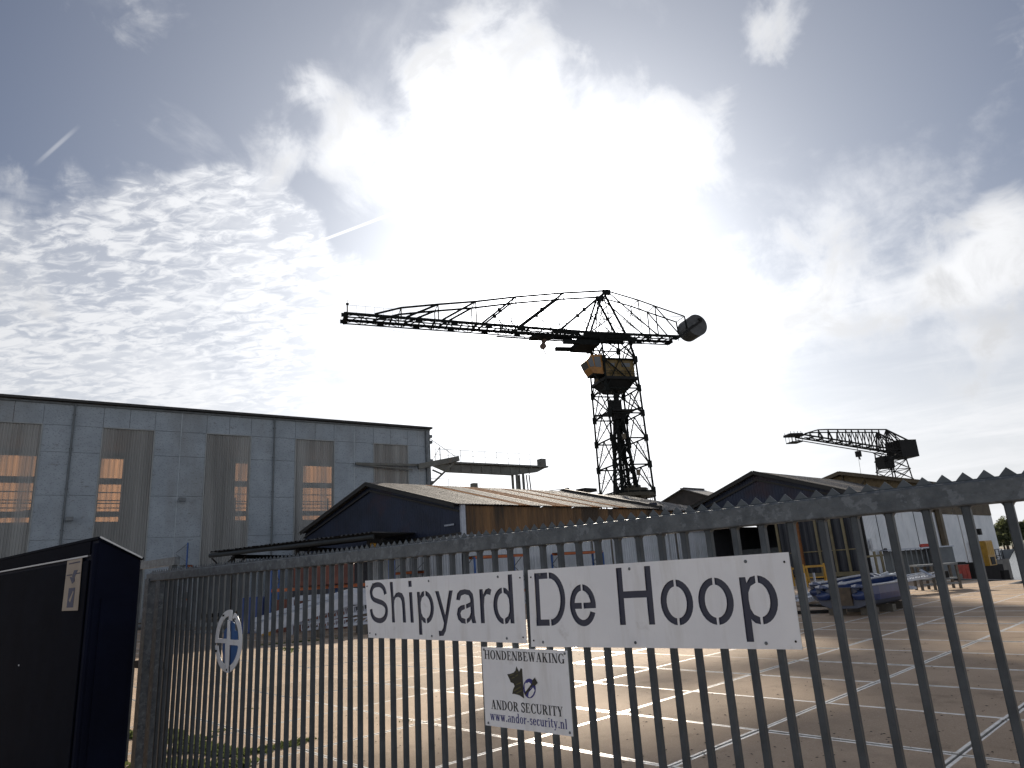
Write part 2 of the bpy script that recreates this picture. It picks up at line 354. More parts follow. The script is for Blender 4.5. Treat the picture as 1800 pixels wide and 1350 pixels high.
def shape2d(name, polys, thick, mapf, m, parent, **tg):      # outline with holes (even-odd), filled by a 2D curve
    cu = bpy.data.curves.new('tmp', 'CURVE'); cu.dimensions = '2D'; cu.fill_mode = 'BOTH'; cu.extrude = .5
    for p in polys:
        s = cu.splines.new('POLY'); s.points.add(len(p)-1)
        for i, (x, y) in enumerate(p): s.points[i].co = (x, y, 0, 1)
        s.use_cyclic_u = True
    ob = bpy.data.objects.new('tmp', cu); COL.objects.link(ob); bpy.context.view_layer.update()
    me = bpy.data.meshes.new_from_object(ob.evaluated_get(bpy.context.evaluated_depsgraph_get()))
    bpy.data.objects.remove(ob); off = wl(parent)
    for v in me.vertices: v.co = mapf(v.co.x, v.co.y, v.co.z*thick)-off
    me.materials.clear(); me.materials.append(m); me.name = name
    for p in me.polygons: p.material_index = 0
    bm = bmesh.new(); bm.from_mesh(me); bmesh.ops.remove_doubles(bm, verts=bm.verts, dist=1e-6); bmesh.ops.recalc_face_normals(bm, faces=bm.faces); bm.to_mesh(me); bm.free()
    o = bpy.data.objects.new(name, me); COL.objects.link(o); o.parent = parent
    return tagit(o, **tg)
def corr(O, eu, ev, nrm, u0, u1, v0, v1, pitch=.2, depth=.03, shape=(0, .3, .5, .8)):
    """corrugated sheet; v0, v1 are functions of u"""
    k = B(); us = []; x = u0
    i = int(math.floor(u0/pitch))
    while i*pitch < u1:
        for q, fr in enumerate(shape):
            x = (i+fr)*pitch
            if u0-1e-6 <= x <= u1+1e-6: us.append((x, 0 if q in (0, 1) else depth))
        i += 1
    if not us or us[0][0] > u0+1e-4: us.insert(0, (u0, us[0][1] if us else 0))
    if us[-1][0] < u1-1e-4: us.append((u1, us[-1][1]))
    for (x, dz) in us:
        k.v.append(O+eu*x+ev*v0(x)+nrm*dz); k.v.append(O+eu*x+ev*v1(x)+nrm*dz)
    for q in range(len(us)-1): k.f.append((2*q, 2*q+2, 2*q+3, 2*q+1)); k.m.append(0)
    return k
def clad(name, parent, O, eu, ev, nrm, u0, u1, v0, v1, m, sheet=1.2, pitch=.24, depth=.035, var=None):
    n = max(1, round(abs(u1-u0)/sheet)); w = (u1-u0)/n
    for i in range(n):
        a, b = u0+i*w, u0+(i+1)*w
        mm = var(i) if var else m
        corr(O+nrm*(.004*(i % 2)), eu, ev, nrm, a, b+.01, v0, v1, pitch, depth).build(name, mm, parent)
C_ = lambda x: (lambda u: x)

# ================================================================ SETTING
# land, water, far bank
def flat(name, pts, z, m, kind='structure'):
    k = B(); k.v = [Vector((x, y, z)) for x, y in pts]; k.f = [tuple(range(len(pts)))]; k.m = [0]
    return k.build(name, m, None, kind=kind)
LAND = [(14, -120), (24.7, 44.3), (28.0, 46.0), (33.5, 55.0), (38.9, 63.2), (52.1, 76.8), (50, 95), (140, 228), (160, 700), (-900, 900), (-900, -120)]
flat('ground', LAND, -.09, soil)
k = B(); k.v = [Vector((-3000, -2000, -2.0)), Vector((5000, -2000, -2.0)), Vector((5000, 6000, -2.0)), Vector((-3000, 6000, -2.0))]; k.f = [(0, 1, 2, 3)]; k.m = [0]
k.build('water', wm, None, kind='structure')
k = B()
for i in range(7):
    a, b_ = LAND[i], LAND[i+1]; k.add([(a[0], a[1], -6), (b_[0], b_[1], -6), (b_[0], b_[1], -.02), (a[0], a[1], -.02), (a[0]-.5, a[1], -.02), (b_[0]-.5, b_[1], -.02)], [(0, 1, 2, 3), (3, 2, 5, 4)])
k.build('quay_wall', concwall, None, kind='structure')
# far bank at about 300 m with a beach and grass behind it
k = B(); P0, P1 = Vector((150, 345, 0)), Vector((620, 120, 0)); dn = (P1-P0).normalized(); nb = Vector((-dn.y, dn.x, 0))
if nb.y < 0: nb = -nb
rows = [(0, -2.3), (8, -1.6), (22, -1.0), (40, -.5), (3500, 4)]
nseg = 48
for r_, (off, z) in enumerate(rows):
    for i in range(nseg+1):
        p = P0.lerp(P1, i/nseg)+nb*(off+(noise.noise(Vector((i*.5, 0, 0)))*7 if r_ < 4 else 0))
        if r_ == 4: p = p+dn*(i-nseg/2)*60
        k.v.append(Vector((p.x, p.y, z)))
for r_ in range(4):
    for i in range(nseg): k.f.append((r_*(nseg+1)+i, r_*(nseg+1)+i+1, (r_+1)*(nseg+1)+i+1, (r_+1)*(nseg+1)+i)); k.m.append(0 if r_ < 2 else 1)
k.build('far_bank', [sand, grassm], None, kind='structure')

# ---- yard of concrete slabs with steel edging
ya = adir(46.4); yb = adir(136.4); SA, SB = 1.76, 2.02
Y0 = G(1334, 1283); Y0.z = 0
yard = bpy.data.objects.new('yard_pavement', None); COL.objects.link(yard); yard['kind'] = 'structure'
def slab_mesh(bld, c, a, b, z, rim, mi0=0, mi1=1, top=.012):
    g_ = .014
    ha, hb = SA/2-g_, SB/2-g_; vs = []
    for (dz, ia) in ((-.08, 0), (0, 0), (0, rim)):
        for (i, j) in ((-1, -1), (1, -1), (1, 1), (-1, 1)): vs.append(c+a*(i*(ha-ia))+b*(j*(hb-ia))+Vector((0, 0, z+dz)))
    f = [(0, 1, 5, 4), (1, 2, 6, 5), (2, 3, 7, 6), (3, 0, 4, 7), (4, 5, 9, 8), (5, 6, 10, 9), (6, 7, 11, 10), (7, 4, 8, 11)]
    bld.add(vs, f, mi1); bld.add(vs[8:], [(0, 1, 2, 3)], mi0)
slabdata = []
for rim, mm in ((.034, concrete_rim), (.022, concrete_rim), (.012, concrete_rim)):
    k = B(); slab_mesh(k, Vector((0, 0, 0)), ya, yb, 0, rim); o = k.build('concrete_slab', [slabm, mm]); o.data.transform(Matrix.Translation(o.location)); slabdata.append(o.data); bpy.data.objects.remove(o)
def quay_x(y): return 14+(y+120)*10.7/164.3
near_c = G(620, 1250)
cells = []
for i in range(-14, 36):
    for j in range(-22, 24):
        c = Y0+ya*((i+.5)*SA)+yb*((j+.5)*SB)
        if j < -6: c = c+ya*.62                     # the left-hand field was laid with its own offset
        if c.x > quay_x(c.y)-1.2 or c.y < -6 or c.length > 66: continue
        if c.y > 43.5 and c.x > 21: continue
        if c.dot(adir(46)) > 48.5+8 : continue
        az_ = math.degrees(math.atan2(c.x, c.y)); r_ = c.length
        vis = (-44 < az_ < 41 and r_ > 3.6)
        cells.append((0 if vis else 1, r_, i, j, c))
cells.sort(key=lambda t: (t[0], t[1]))
rest = B()
for q, (nv, r_, i, j, c) in enumerate(cells):
    random.seed(i*131+j*17)
    dz = random.uniform(-.006, .006)
    if q < 300 and nv == 0:
        d_ = slabdata[0] if (j >= -1 and random.random() < .8) else (slabdata[1] if j >= -4 else slabdata[2])
        o = bpy.data.objects.new('concrete_slab', d_); COL.objects.link(o); o.parent = yard
        o.location = (c.x, c.y, dz); o.rotation_euler = (random.uniform(-.002, .002), random.uniform(-.002, .002), random.uniform(-.003, .003))
    else: slab_mesh(rest, c, ya, yb, dz, .03)
o = rest.build('concrete_slab_field', [slabm, concrete_rim], yard); o['kind'] = 'stuff'
random.seed(3)

# ---- weeds and litter in the joints
k = B()
def tuft(p, s):
    for _ in range(int(10*s+4)):
        a = random.uniform(0, 6.28); l = random.uniform(.02, .06)*s; w = l*.35; q = p+Vector((random.gauss(0, .05*s), random.gauss(0, .05*s), .0))
        d = Vector((math.cos(a), math.sin(a), random.uniform(.4, 1.6))).normalized(); sd = Vector((-math.sin(a), math.cos(a), 0))
        k.add([q, q+d*l*.5+sd*w, q+d*l, q+d*l*.5-sd*w], [(0, 1, 2, 3)])
def run(p, q, n, s):
    a, b_ = G(*p), G(*q)
    for _ in range(n):
        t_ = random.random(); pt = a.lerp(b_, t_)
        if noise.noise(Vector((t_*9, p[0]*.1, 0))) > -.25: tuft(pt+Vector((random.gauss(0, .05), random.gauss(0, .05), -.01)), random.uniform(.5, 1.4)*s)
run((232, 1292), (300, 1296), 150, 1.5); run((300, 1296), (400, 1328), 130, 1.2); run((400, 1328), (470, 1318), 100, 1.0); run((470, 1318), (545, 1300), 70, .9); run((240, 1345), (420, 1350), 110, 1.4)
run((300, 1320), (390, 1318), 60, 1.2); run((455, 1135), (600, 1122), 90, 1.2); run((365, 1298), (388, 1285), 12, .8); run((695, 1271), (720, 1268), 10, .7); run((430, 1245), (450, 1247), 8, .7)
run((500, 1140), (520, 1146), 10, 1.5)
k.build('weeds', leafm, None, kind='stuff')
k = B()
for _ in range(150):
    px = random.choice((random.uniform(250, 340), random.uniform(430, 560), random.uniform(300, 480))); py = random.uniform(1296, 1348) if px < 430 else 1320-(px-430)*.17+random.gauss(0, 5)
    p = G(px, py); s_ = random.uniform(.006, .02); p.z = .004
    k.add([p+Vector((s_, 0, 0)), p+Vector((0, s_*.7, 0)), p+Vector((-s_, 0, 0)), p+Vector((0, -s_*.8, 0)), p+Vector((0, 0, s_))], [(0, 1, 4), (1, 2, 4), (2, 3, 4), (3, 0, 4)])
for _ in range(500):
    p = G(random.uniform(560, 1800), random.uniform(1120, 1349)); s_ = random.uniform(.004, .012); a = random.uniform(0, 3); p.z = .006
    d = Vector((math.cos(a), math.sin(a), 0)); e = Vector((-d.y, d.x, 0)); k.add([p+d*s_*2, p+e*s_, p-d*s_*2, p-e*s_, p+Vector((0, 0, s_*.6))], [(0, 1, 4), (1, 2, 4), (2, 3, 4), (3, 0, 4)], 1)
k.build('litter', [pebm, soil], None, kind='stuff')

# ================================================================ BUILDINGS
# ---- big hangar, far left
HA = 53.48; hu = adir(HA); hn = Vector((math.cos(R(HA)), -math.sin(R(HA)), 0))      # hn points towards the camera side
HO = -hn*60.0; HO.z = 0
def hs(px, py): return (onv(px, py, HO, HA)-HO).dot(hu)
def hz(px, py): return onv(px, py, HO, HA).z
def HP(s, z, o=0.0): return HO+hu*s+hn*o+Vector((0, 0, z))
hang = T('hangar', HP(15, 0), 'huge pale blue hangar with tall translucent windows behind the yard, at the left', 'building')
UP = Vector((0, 0, 1)); HT = 16.5; WT = 14.78; S1 = 33.45
wins = [(-6.4+.06-3.7, -6.4+.0), (-2.55, 1.06), (4.92, 8.51), (12.40, 16.0), (19.86, 23.46), (27.39, 31.03)]
wins[0] = (-10.05, -6.43)
S0 = -12.4
zr = [0, 3.2, 6.35, 9.55, 12.75, WT, HT]
def panel(s0, s1, z0, z1):
    k = B(); g_ = .02; k.box(HP((s0+s1)/2, (z0+z1)/2, random.uniform(-.008, .008)), hu*((s1-s0)/2-g_*.6), hn*.05, UP*((z1-z0)/2-g_*.6)); k.build('wall_panel', hw, hang)
edges = [S0]+[x for w_ in wins for x in w_]+[S1]
pipes = [2.97, 17.95, -11.6]
for q in range(0, len(edges), 2):
    a, b_ = edges[q], edges[q+1]
    if b_-a < .1: continue
    mid = (a+b_)/2
    for z0, z1 in zip(zr[:-1], zr[1:]):
        if z1 <= WT+.01:
            panel(a, mid, z0, z1); panel(mid, b_, z0, z1)
    panel(a, mid, WT, HT); panel(mid, b_, WT, HT)
for (a, b_) in wins: panel(a, (a+b_)/2, WT, HT); panel((a+b_)/2, b_, WT, HT)
k = B()                                                     # dark frame behind the joints
for x in edges: k.bar(HP(x, 0, -.16), HP(x, HT, -.16), .22, .2, hn)
for q in range(0, len(edges), 2):
    x = (edges[q]+edges[q+1])/2; k.bar(HP(x, 0, -.16), HP(x, HT, -.16), .22, .2, hn)
    for z in zr[1:-1]: k.bar(HP(edges[q], z, -.14), HP(edges[q+1], z, -.14), .12, .16, hn)
for z in (WT,): k.bar(HP(S0, z, -.14), HP(S1, z, -.14), .12, .16, hn)
k.build('wall_frame', mat('pale_seam', (.42, .47, .50), (.3, .34, .37), 2, .6), hang)
k = B()                                                     # thin pale cover strips on the seams
for q in range(0, len(edges), 2):
    x = (edges[q]+edges[q+1])/2
    if not any(abs(x-p) < .8 for p in pipes): k.bar(HP(x, .1, .065), HP(x, HT-.1, .065), .06, .03, hn)
k.build('seam_strip', mat('pale_seam', (.42, .47, .50), (.3, .34, .37), 2, .6), hang)
for (a, b_) in wins:                                        # window: frame and translucent corrugated sheets
    k = B()
    for x in (a, b_): k.bar(HP(x, .4, .04), HP(x, WT, .04), .09, .12, hn)
    k.bar(HP(a, WT, .04), HP(b_, WT, .04), .12, .09, (0, 0, 1))
    wf = k.build('window', mat('window_frame_grey', (.30, .32, .32), None, 2, .6), hang)
    n_ = 4; wd = (b_-a-.1)/n_
    for i in range(n_):
        sh = corr(HP(0, 0, -.04+.006*(i % 2)), hu, UP, hn, a+.05+i*wd, a+.05+(i+1)*wd+.015, C_(.4), C_(WT-.05), .18, .045)
        sh.build('translucent_sheet', pane, wf)
for p in pipes:
    k = B(); k.tube([HP(p, 3.4 if p > 10 else 0, .2), HP(p, HT-.15, .2)], .075, 8)
    for z in (4, 7, 10, 13, 15.6): k.box(HP(p, z, .14), hu*.12, hn*.06, UP*.04)
    k.build('drainpipe', mat('drainpipe_grey', (.13, .15, .16), None, 3, .6), hang)
k = B(); k.tube([HP(17.95, 3.5, .2), HP(17.95, 3.2, .5), HP(17.8, 2.4, .6)], .075, 6); k.build('drainpipe_elbow', steelgrey, hang)
DEP = 20.5
k = B(); k.box(HP((S0+S1)/2, HT+.12, -DEP/2+.3), hu*((S1-S0)/2+.2), hn*(DEP/2+.25), UP*.09); k.build('roof', darkroof, hang)
k = B(); k.box(HP((S0+S1)/2, HT-.06, .14), hu*((S1-S0)/2+.1), hn*.05, UP*.07); k.build('gutter', steelgrey, hang)
for x in (S0, S1):
    k = B(); k.box(HP(x+(.1 if x < 0 else -.1), HT/2, -DEP/2), hu*.08, hn*(DEP/2-.3), UP*(HT/2-.02)); k.build('end_wall', hw, hang)
k = B()                                                     # rough right-hand corner with brackets
k.bar(HP(S1-.35, 0, .18), HP(S1-.35, HT-.2, .18), .22, .22, hn)
for z in (15.9, 15.3, 13.4, 11.2, 9.0, 6.8): k.box(HP(S1+.28, z, -.3), hu*.22, hn*.2, UP*.14)
k.bar(HP(S1+.05, 0, -.2), HP(S1+.05, HT, -.2), .16, .5, hn); k.build('corner_column', steelgrey, hang)
# far wall of the hangar: windows lit by the sun from behind, beams inside
fz = [(7.4, 8.6), (9.1, 12.2), (12.9, 14.6)]
def far_s(px, py=860): return (onv(px, py, HO-hn*DEP, HA)-HO).dot(hu)
fw_ = [(far_s(-240), far_s(-130)), (far_s(-60), far_s(60)), (far_s(128), far_s(214)), (far_s(412), far_s(478)), (far_s(532), far_s(592)), (far_s(668), far_s(676))]
k = B(); fe = [S0]+[x for w_ in fw_ for x in w_]+[S1]
fe[-1] = max(S1, fe[-2]+.5)
for q in range(0, len(fe), 2): k.box(HP((fe[q]+fe[q+1])/2, HT/2+.01, -DEP), hu*max(.05, (fe[q+1]-fe[q])/2), hn*.1, UP*(HT/2+.01))
z_f = [hz_ for hz_ in (onv(200, 917, HO-hn*DEP, HA).z, onv(200, 908, HO-hn*DEP, HA).z, onv(200, 899, HO-hn*DEP, HA).z, onv(200, 851, HO-hn*DEP, HA).z, onv(200, 841, HO-hn*DEP, HA).z, onv(200, 806, HO-hn*DEP, HA).z)]
for (a, b_) in fw_:
    for z0, z1 in ((0, z_f[0]), (z_f[1], z_f[2]), (z_f[3], z_f[4]), (z_f[5], HT+.02)): k.box(HP((a+b_)/2, (z0+z1)/2, -DEP), hu*((b_-a)/2), hn*.1, UP*((z1-z0)/2))
k.build('rear_wall', steelgrey, hang)
for (a, b_) in fw_:
    for z0, z1 in ((z_f[0], z_f[1]), (z_f[2], z_f[3]), (z_f[4], z_f[5])):
        kk = corr(HP(0, 0, -DEP), hu, UP, hn, a, b_, C_(z0), C_(z1), .5, .04); kk.build('rear_window_sheet', farpane, hang)
k = B()
for z in (onv(200, 866, HO-hn*12, HA).z, onv(200, 885, HO-hn*12, HA).z, onv(200, 893, HO-hn*12, HA).z, onv(200, 880, HO-hn*12, HA).z): k.bar(HP(S0+.3, z, -12), HP(S1-.3, z, -12), .12, .08)
for i in range(14): x = S0+1.5+i*3.2; k.bar(HP(x, 5, -12), HP(x, 11, -12), .12, .12)
k.bar(HP(-5, 8.2, -12), HP(4.5, 10.6, -12), .22, .22)
k.build('interior_steelwork', steelgrey, hang)
k = B(); k.box(HP((S0+S1)/2, .0, -DEP/2), hu*((S1-S0)/2-.2), hn*(DEP/2-.2), UP*.05); k.build('interior_floor', concwall, hang)
# wall lamps on brackets
for (px, py, lb) in ((121, 914, 'small floodlight on the hangar wall beside the drainpipe between first and second windows'), (318, 880, 'small floodlight on the hangar wall between second and third windows')):
    p = onv(px, py, HO, HA)+hn*.05; r_ = T('wall_floodlight', p, lb, 'lamp', 'floodlights on the hangar wall')
    k = B(); k.bar(p, p+hn*.35, .07, .07); k.build('bracket', blackm, r_)
    k = B(); k.box(p+hn*.5+UP*.03, hu*.24, hn*.15, UP*.14); k.build('lamp_head', steelgrey, r_)

# ---- gantry beam running out of the hangar, right of its corner
ga = T('crane_runway', HP(40, 0, .5), 'steel crane runway beam with railing sticking out right of the pale blue hangar', 'crane runway')
def gp(px, py, o=-1.5): return onv(px, py, HO+hn*o, HA)
zt = gp(850, 817).z; zb = gp(850, 832).z
sA, sB = (gp(757, 818)-HO).dot(hu), (gp(955, 822)-HO).dot(hu)
gm = mat('gantry_grey', (.15, .155, .14), (.10, .10, .09), 1.5, .6, .2, extra=overlay((.14, .08, .04), 1.2, .58, .72, .6))
k = B(); k.poly([HP(sA, zt-.1, -1.3), HP(sA, zb+.7, -1.3), HP(sA+2, zb, -1.3), HP(sB-4.5, zb-.1, -1.3), HP(sB-1, zb+.35, -1.3), HP(sB, zt-.15, -1.3)], .5, -hn)
for i in range(10): x = sA+1+i*(sB-sA-2)/10; k.bar(HP(x, zb+.5 if x < sA+2 else zb+.05, -1.26), HP(x, zt-.1, -1.26), .08, .06, hn)
k.build('box_girder', gm, ga)
k = B(); k.box(HP((sA+sB)/2, zt, -1.5), hu*((sB-sA)/2+.3), hn*.6, UP*.09); k.build('walkway', gm, ga)
k = B(); zrail = zt+1.35
for i in range(9): x = sA+.3+i*(sB-sA-2.5)/8; k.bar(HP(x, zt, -1.0), HP(x, zrail, -1.0), .05, .05)
k.bar(HP(sA+.3, zrail, -1.0), HP(sB-2.2, zrail, -1.0), .04, .04); k.bar(HP(sA+.3, zrail-.6, -1.0), HP(sB-2.2, zrail-.6, -1.0), .03, .03); k.build('railing', gm, ga)
k = B(); k.box(HP(sB-.2, zt+.45, -1.5), hu*.35, hn*.4, UP*.5); k.build('buffer_stop', gm, ga)
pc = (gp(911, 850)-HO).dot(hu)
k = B()
for o_ in (-1.1, -1.9):
    for x in (pc-.45, pc+.45): k.bar(HP(x, 0, o_), HP(x, zb, o_), .38, .3)
k.bar(HP(pc+2, 0, -1.5), HP(pc+1.2, zb, -1.5), .1, .1); k.bar(HP(pc+2.5, 0, -1.5), HP(pc+1.6, zb, -1.5), .1, .1)
for z in (3, 5, 7, 9): k.bar(HP(pc-.45, z, -1.1), HP(pc+.45, z+1.4, -1.1), .08, .08)
k.build('support_column', gm, ga)
k = B(); cnr = HP(S1+.1, gp(757, 818).z, .6)                # raking bracket and stay at the corner
q0 = onv(625, 815, HO+hn*.5, HA); q1 = onv(806, 806, HO+hn*1.5, HA)
k.bar(q0, onv(748, 818, HO+hn*.5, HA), .22, .2, hn); k.bar(q0+UP*-.05, onv(725, 824, HO+hn*.5, HA)+UP*-.1, .14, .12, hn)
k.bar(onv(735, 820, HO+hn*.6, HA), q1, .5, .5, hn); k.bar(q1, onv(757, 853, HO+hn*.2, HA), .16, .16, hn); k.bar(onv(760, 826, HO+hn*.5, HA), onv(778, 834, HO+hn*.9, HA), .14, .14, hn)
k.bar(onv(754, 770, HO+hn*.2, HA), onv(800, 802, HO+hn*1.3, HA), .05, .05); k.bar(onv(773, 786, HO+hn*.8, HA), onv(774, 808, HO+hn*.8, HA), .08, .08); k.bar(onv(773, 786, HO+hn*.8, HA), onv(762, 806, HO+hn*.8, HA), .04, .04)
k.build('corner_bracket', gm, ga)
k = B(); c0 = HP((onv(755, 856, HO, HA)-HO).dot(hu), gp(780, 858).z, -3); k.box(c0+hu*3.5, hu*4, hn*.5, UP*.16); k.box(c0+hu*7.2+UP*.35, hu*.3, hn*.3, UP*.45)
k.bar(c0+hu*.5, c0+hu*.5+UP*1.2, .04, .04); k.bar(c0+hu*4, c0+hu*4+UP*1.2, .04, .04); k.bar(c0+hu*.5+UP*1.2, c0+hu*4+UP*1.2, .04, .04); k.build('lower_runway', gm, ga)

# ---- gabled sheds.  long axis ax, gable axis towards the left gx
AX = 46.0; ax = adir(AX); gx = -adir(AX+90)                  # gx: left-away along the gable
gnr = -ax                                                    # gable faces the camera
sn = adir(AX+90)                                             # side wall normal, towards the right
def roof_sheets(parent, E0, l0, l1, half, ze, zrdg, mats, sheet=2.0, over=.35):
    """right and left slope of a roof; E0 = foot of the right-hand gable corner at z 0"""
    sl_ = Vector((gx.x*half, gx.y*half, zrdg-ze)); ln = sl_.length; ev = sl_.normalized(); nr = ev.cross(ax);  nr = nr if nr.z > 0 else -nr
    O = E0+UP*ze
    n_ = max(1, round((l1-l0)/sheet)); w = (l1-l0)/n_
    for i in range(n_):
        m_ = mats(i/n_)
        corr(O+nr*(.10+.005*(i % 2)), ax, ev, nr, l0+i*w, l0+(i+1)*w+.02, C_(-over), C_(ln), .26, .05).build('roof_sheet', m_, parent)
    O2 = E0+gx*(2*half)+UP*ze; sl2 = Vector((-gx.x*half, -gx.y*half, zrdg-ze)); ev2 = sl2.normalized(); nr2 = ev2.cross(ax); nr2 = nr2 if nr2.z > 0 else -nr2
    for i in range(max(1, n_//3)):
        w2 = (l1-l0)/max(1, n_//3)
        corr(O2+nr2*(.10+.005*(i % 2)), ax, ev2, nr2, l0+i*w2, l0+(i+1)*w2+.02, C_(-over), C_(ln), .26, .05).build('roof_sheet', mats(i/n_), parent)
    return O, ev, nr, ln
EB = G(808, 888, 6.1); EB.z = 0; HB = 10.0
shB = T('workshop_shed', EB+ax*10+gx*10, 'low workshop shed with dark navy gable and rust-streaked metal roof, in front of the hangar', 'building')
ZE, ZR = 6.1, 8.72
def rm(t_):
    return [roofm, roofm, roofm, roofm, roofr, roofm, roofm, roofr, roofr, roofm, roofm, roofr, roofm, roofm, roofr, roofm, roofm, roofm, roofm, roofm][int(t_*19.99)]
roof_sheets(shB, EB, -.5, 20.2, HB, ZE, ZR, rm, 1.05)
random.seed(5)
def gtop(u): return ZE+(ZR-ZE)*(1-abs(u-HB)/HB)-.04
O_ = EB.copy()
clad('gable_cladding', shB, O_, gx, UP, gnr, 0.02, 2*HB, C_(4.45), gtop, navywall, 2.0, .25, .008)
clad('lower_cladding', shB, O_, gx, UP, gnr, 0.02, 10.6, C_(0), C_(4.40), greyclad, 1.3, .26, .04)
k = B(); k.box(O_+gx*15.3+UP*2.2-gnr*1.2, gx*4.7, gnr*.05, UP*2.2); k.build('recessed_back_wall', blackm, shB)
k = B()                                                     # barge boards and the truss under the gable edge
for (a, b_) in ((0, HB), (2*HB, HB)):
    k.bar(O_+gx*a+UP*(ZE+.02)+gnr*.45, O_+gx*b_+UP*(ZR+.02)+gnr*.45, .06, .28, UP); k.bar(O_+gx*a+UP*(ZE-.35)+gnr*.12, O_+gx*b_+UP*(ZR-.45)+gnr*.12, .08, .12, UP)
k.build('barge_board', darkroof, shB)
k = B(); k.bar(O_+UP*4.42+gnr*.14-gx*.1, O_+gx*2*HB+UP*4.42+gnr*.14, .12, .14); k.build('gable_rail', darkroof, shB)
k = B(); k.bar(O_+UP*5.0+gnr*.12+gx*.5, O_+UP*5.0+gnr*.12+gx*1.4, .06, .10); k.build('tube_lamp', alu, shB)
clad('rusty_cladding', shB, O_, ax, UP, sn, .35, 27.5, C_(4.3), C_(ZE-.02), rustclad, 2.1, .3, .05)
clad('side_cladding', shB, O_-sn*-.06, ax, UP, sn, .1, 27.5, C_(0), C_(4.25), greyclad, 1.5, .26, .045)
k = B(); k.box(O_+sn*.1+UP*5.15+ax*.12, ax*.16, sn*.08, UP*.98); k.build('corner_post', alu, shB)
k = B(); k.box(O_+sn*.12+UP*4.28+ax*13.8, ax*13.7, sn*.09, UP*.04); k.build('flashing', alu, shB)
k = B()
for x in (5.2, 11.8, 14, 20, 22.4): k.bar(O_+ax*x+sn*.16+UP*.1, O_+ax*x+sn*.16+UP*4.2, .09, .09)
k.build('wall_post', timber, shB)
k = B(); k.box(O_+gx*2*HB+ax*10+UP*3, ax*10, gx*.05, UP*3); k.build('left_side_wall', navywall, shB)
# second roof further along, lower and darker, with its raised black verge
shB2 = T('rear_workshop_shed', EB+ax*25+gx*9, 'grey-roofed rear shed continuing behind the rust-streaked roof, in front of the crane tower', 'building')
roof_sheets(shB2, EB-UP*0, 20.9, 29.5, HB, ZE-.12, ZR-.15, lambda t_: roofd, 1.4)
k = B()
for (a, b_) in ((-.03, 1.0), (2.03, 1.0)):
    k.bar(EB+ax*20.55+gx*(a*HB)+UP*(ZE+.1), EB+ax*20.55+gx*(b_*HB)+UP*(ZR+.20), .34, .36, UP)
k.build('verge', darkroof, shB2)
k = B(); k.box(EB+ax*20.6+gx*HB+UP*3.4, gx*(HB-.1), ax*.05, UP*3.3); k.build('dividing_wall', navywall, shB2)
k = B(); p = onv(1031, 863, EB+gx*HB*1.2, AX); k.box(p+UP*.05, ax*.9, gx*.6, UP*.16); k.bar(p+ax*-.6-UP*.8, p+ax*-.6, .15, .15); k.build('roof_vent', blackm, shB2)
k = B(); a0 = onv(935, 866, EB+gx*HB*1.3, AX); a1 = onv(997, 859, EB+gx*HB*1.3, AX); a2 = onv(1040, 870, EB+gx*HB*1.3, AX)
k.bar(a0, a1, .06, .06); k.bar(a1, a2, .03, .03); k.bar(a1-UP*1, a1+UP*.12, .05, .05); k.box(a1, ax*.2, gx*.1, UP*.08); k.build('stay_wire', blackm, shB2)

# ---- hall C with the open front
EC = Vector((24.75, 51.45, 0)); HC = 7.35; ZEC, ZRC = 5.95, 8.55
hc = T('boat_hall', EC+ax*10+gx*7, 'dark open-fronted hall with navy gable and white corrugated side wall, right of the crane', 'building')
clad('gable_cladding', hc, EC, gx, UP, gnr, 0.0, 2*HC, C_(4.9), lambda u: ZEC+(ZRC-ZEC)*(1-abs(u-HC)/HC)-.05, navywall, 2.1, .25, .008)
k = B()
for (a, b_) in ((-.1, HC), (2*HC+.1, HC)):
    k.bar(EC+gx*a+UP*(ZEC+.02)+gnr*.6, EC+gx*b_+UP*(ZRC+.05)+gnr*.6, .06, .30, UP); k.bar(EC+gx*a+UP*(ZEC-.45)+gnr*.12, EC+gx*b_+UP*(ZRC-.55)+gnr*.12, .1, .14, UP)
k.build('barge_board', darkroof, hc)
roof_sheets(hc, EC, -.7, 22.3, HC, ZEC, ZRC, lambda t_: roofd if int(t_*8) % 3 else roofm, 1.6)
k = B(); k.bar(EC+UP*4.88-gx*.1, EC+gx*2*HC+UP*4.88, .3, .28, UP); k.build('door_lintel', blackm, hc)
k = B()
for (px) in (1371, 1440, 1466, 1489):
    s_ = (onv(px, 960, EC, AX+90)-EC).dot(gx); k.bar(EC+gx*s_+UP*.1+gnr*.1, EC+gx*s_+UP*4.8+gnr*.1, .17, .12, gnr)
k.bar(EC+gx*.3+UP*.28+gnr*.12, EC+gx*5+UP*.28+gnr*.12, .3, .12, gnr); k.bar(EC+gx*.3+UP*2.0+gnr*.02, EC+gx*5.6+UP*2.0+gnr*.02, .08, .08, gnr)
dl = k.build('door_leaf_frame', doorframe, hc)
clad('door_sheet', hc, EC-gnr*.12, gx, UP, gnr, .4, 6.5, C_(.45), C_(4.8), mat('dark_door_sheet', (.022, .026, .036), (.016, .018, .026), 1, .5), 1.25, .5, .03)
s_ = (onv(1412, 960, EC, AX+90)-EC).dot(gx); k = B(); k.bar(EC+gx*s_+gnr*.5, EC+gx*s_+UP*4.8+gnr*.5, .2, .2, gnr)
k.build('rusty_post', rustpost, hc)
s_ = (onv(1237, 960, EC, AX+90)-EC).dot(gx); k = B(); k.bar(EC+gx*s_+gnr*.1, EC+gx*s_+UP*4.8+gnr*.1, .2, .2, gnr); k.build('red_post', tarpr, hc)
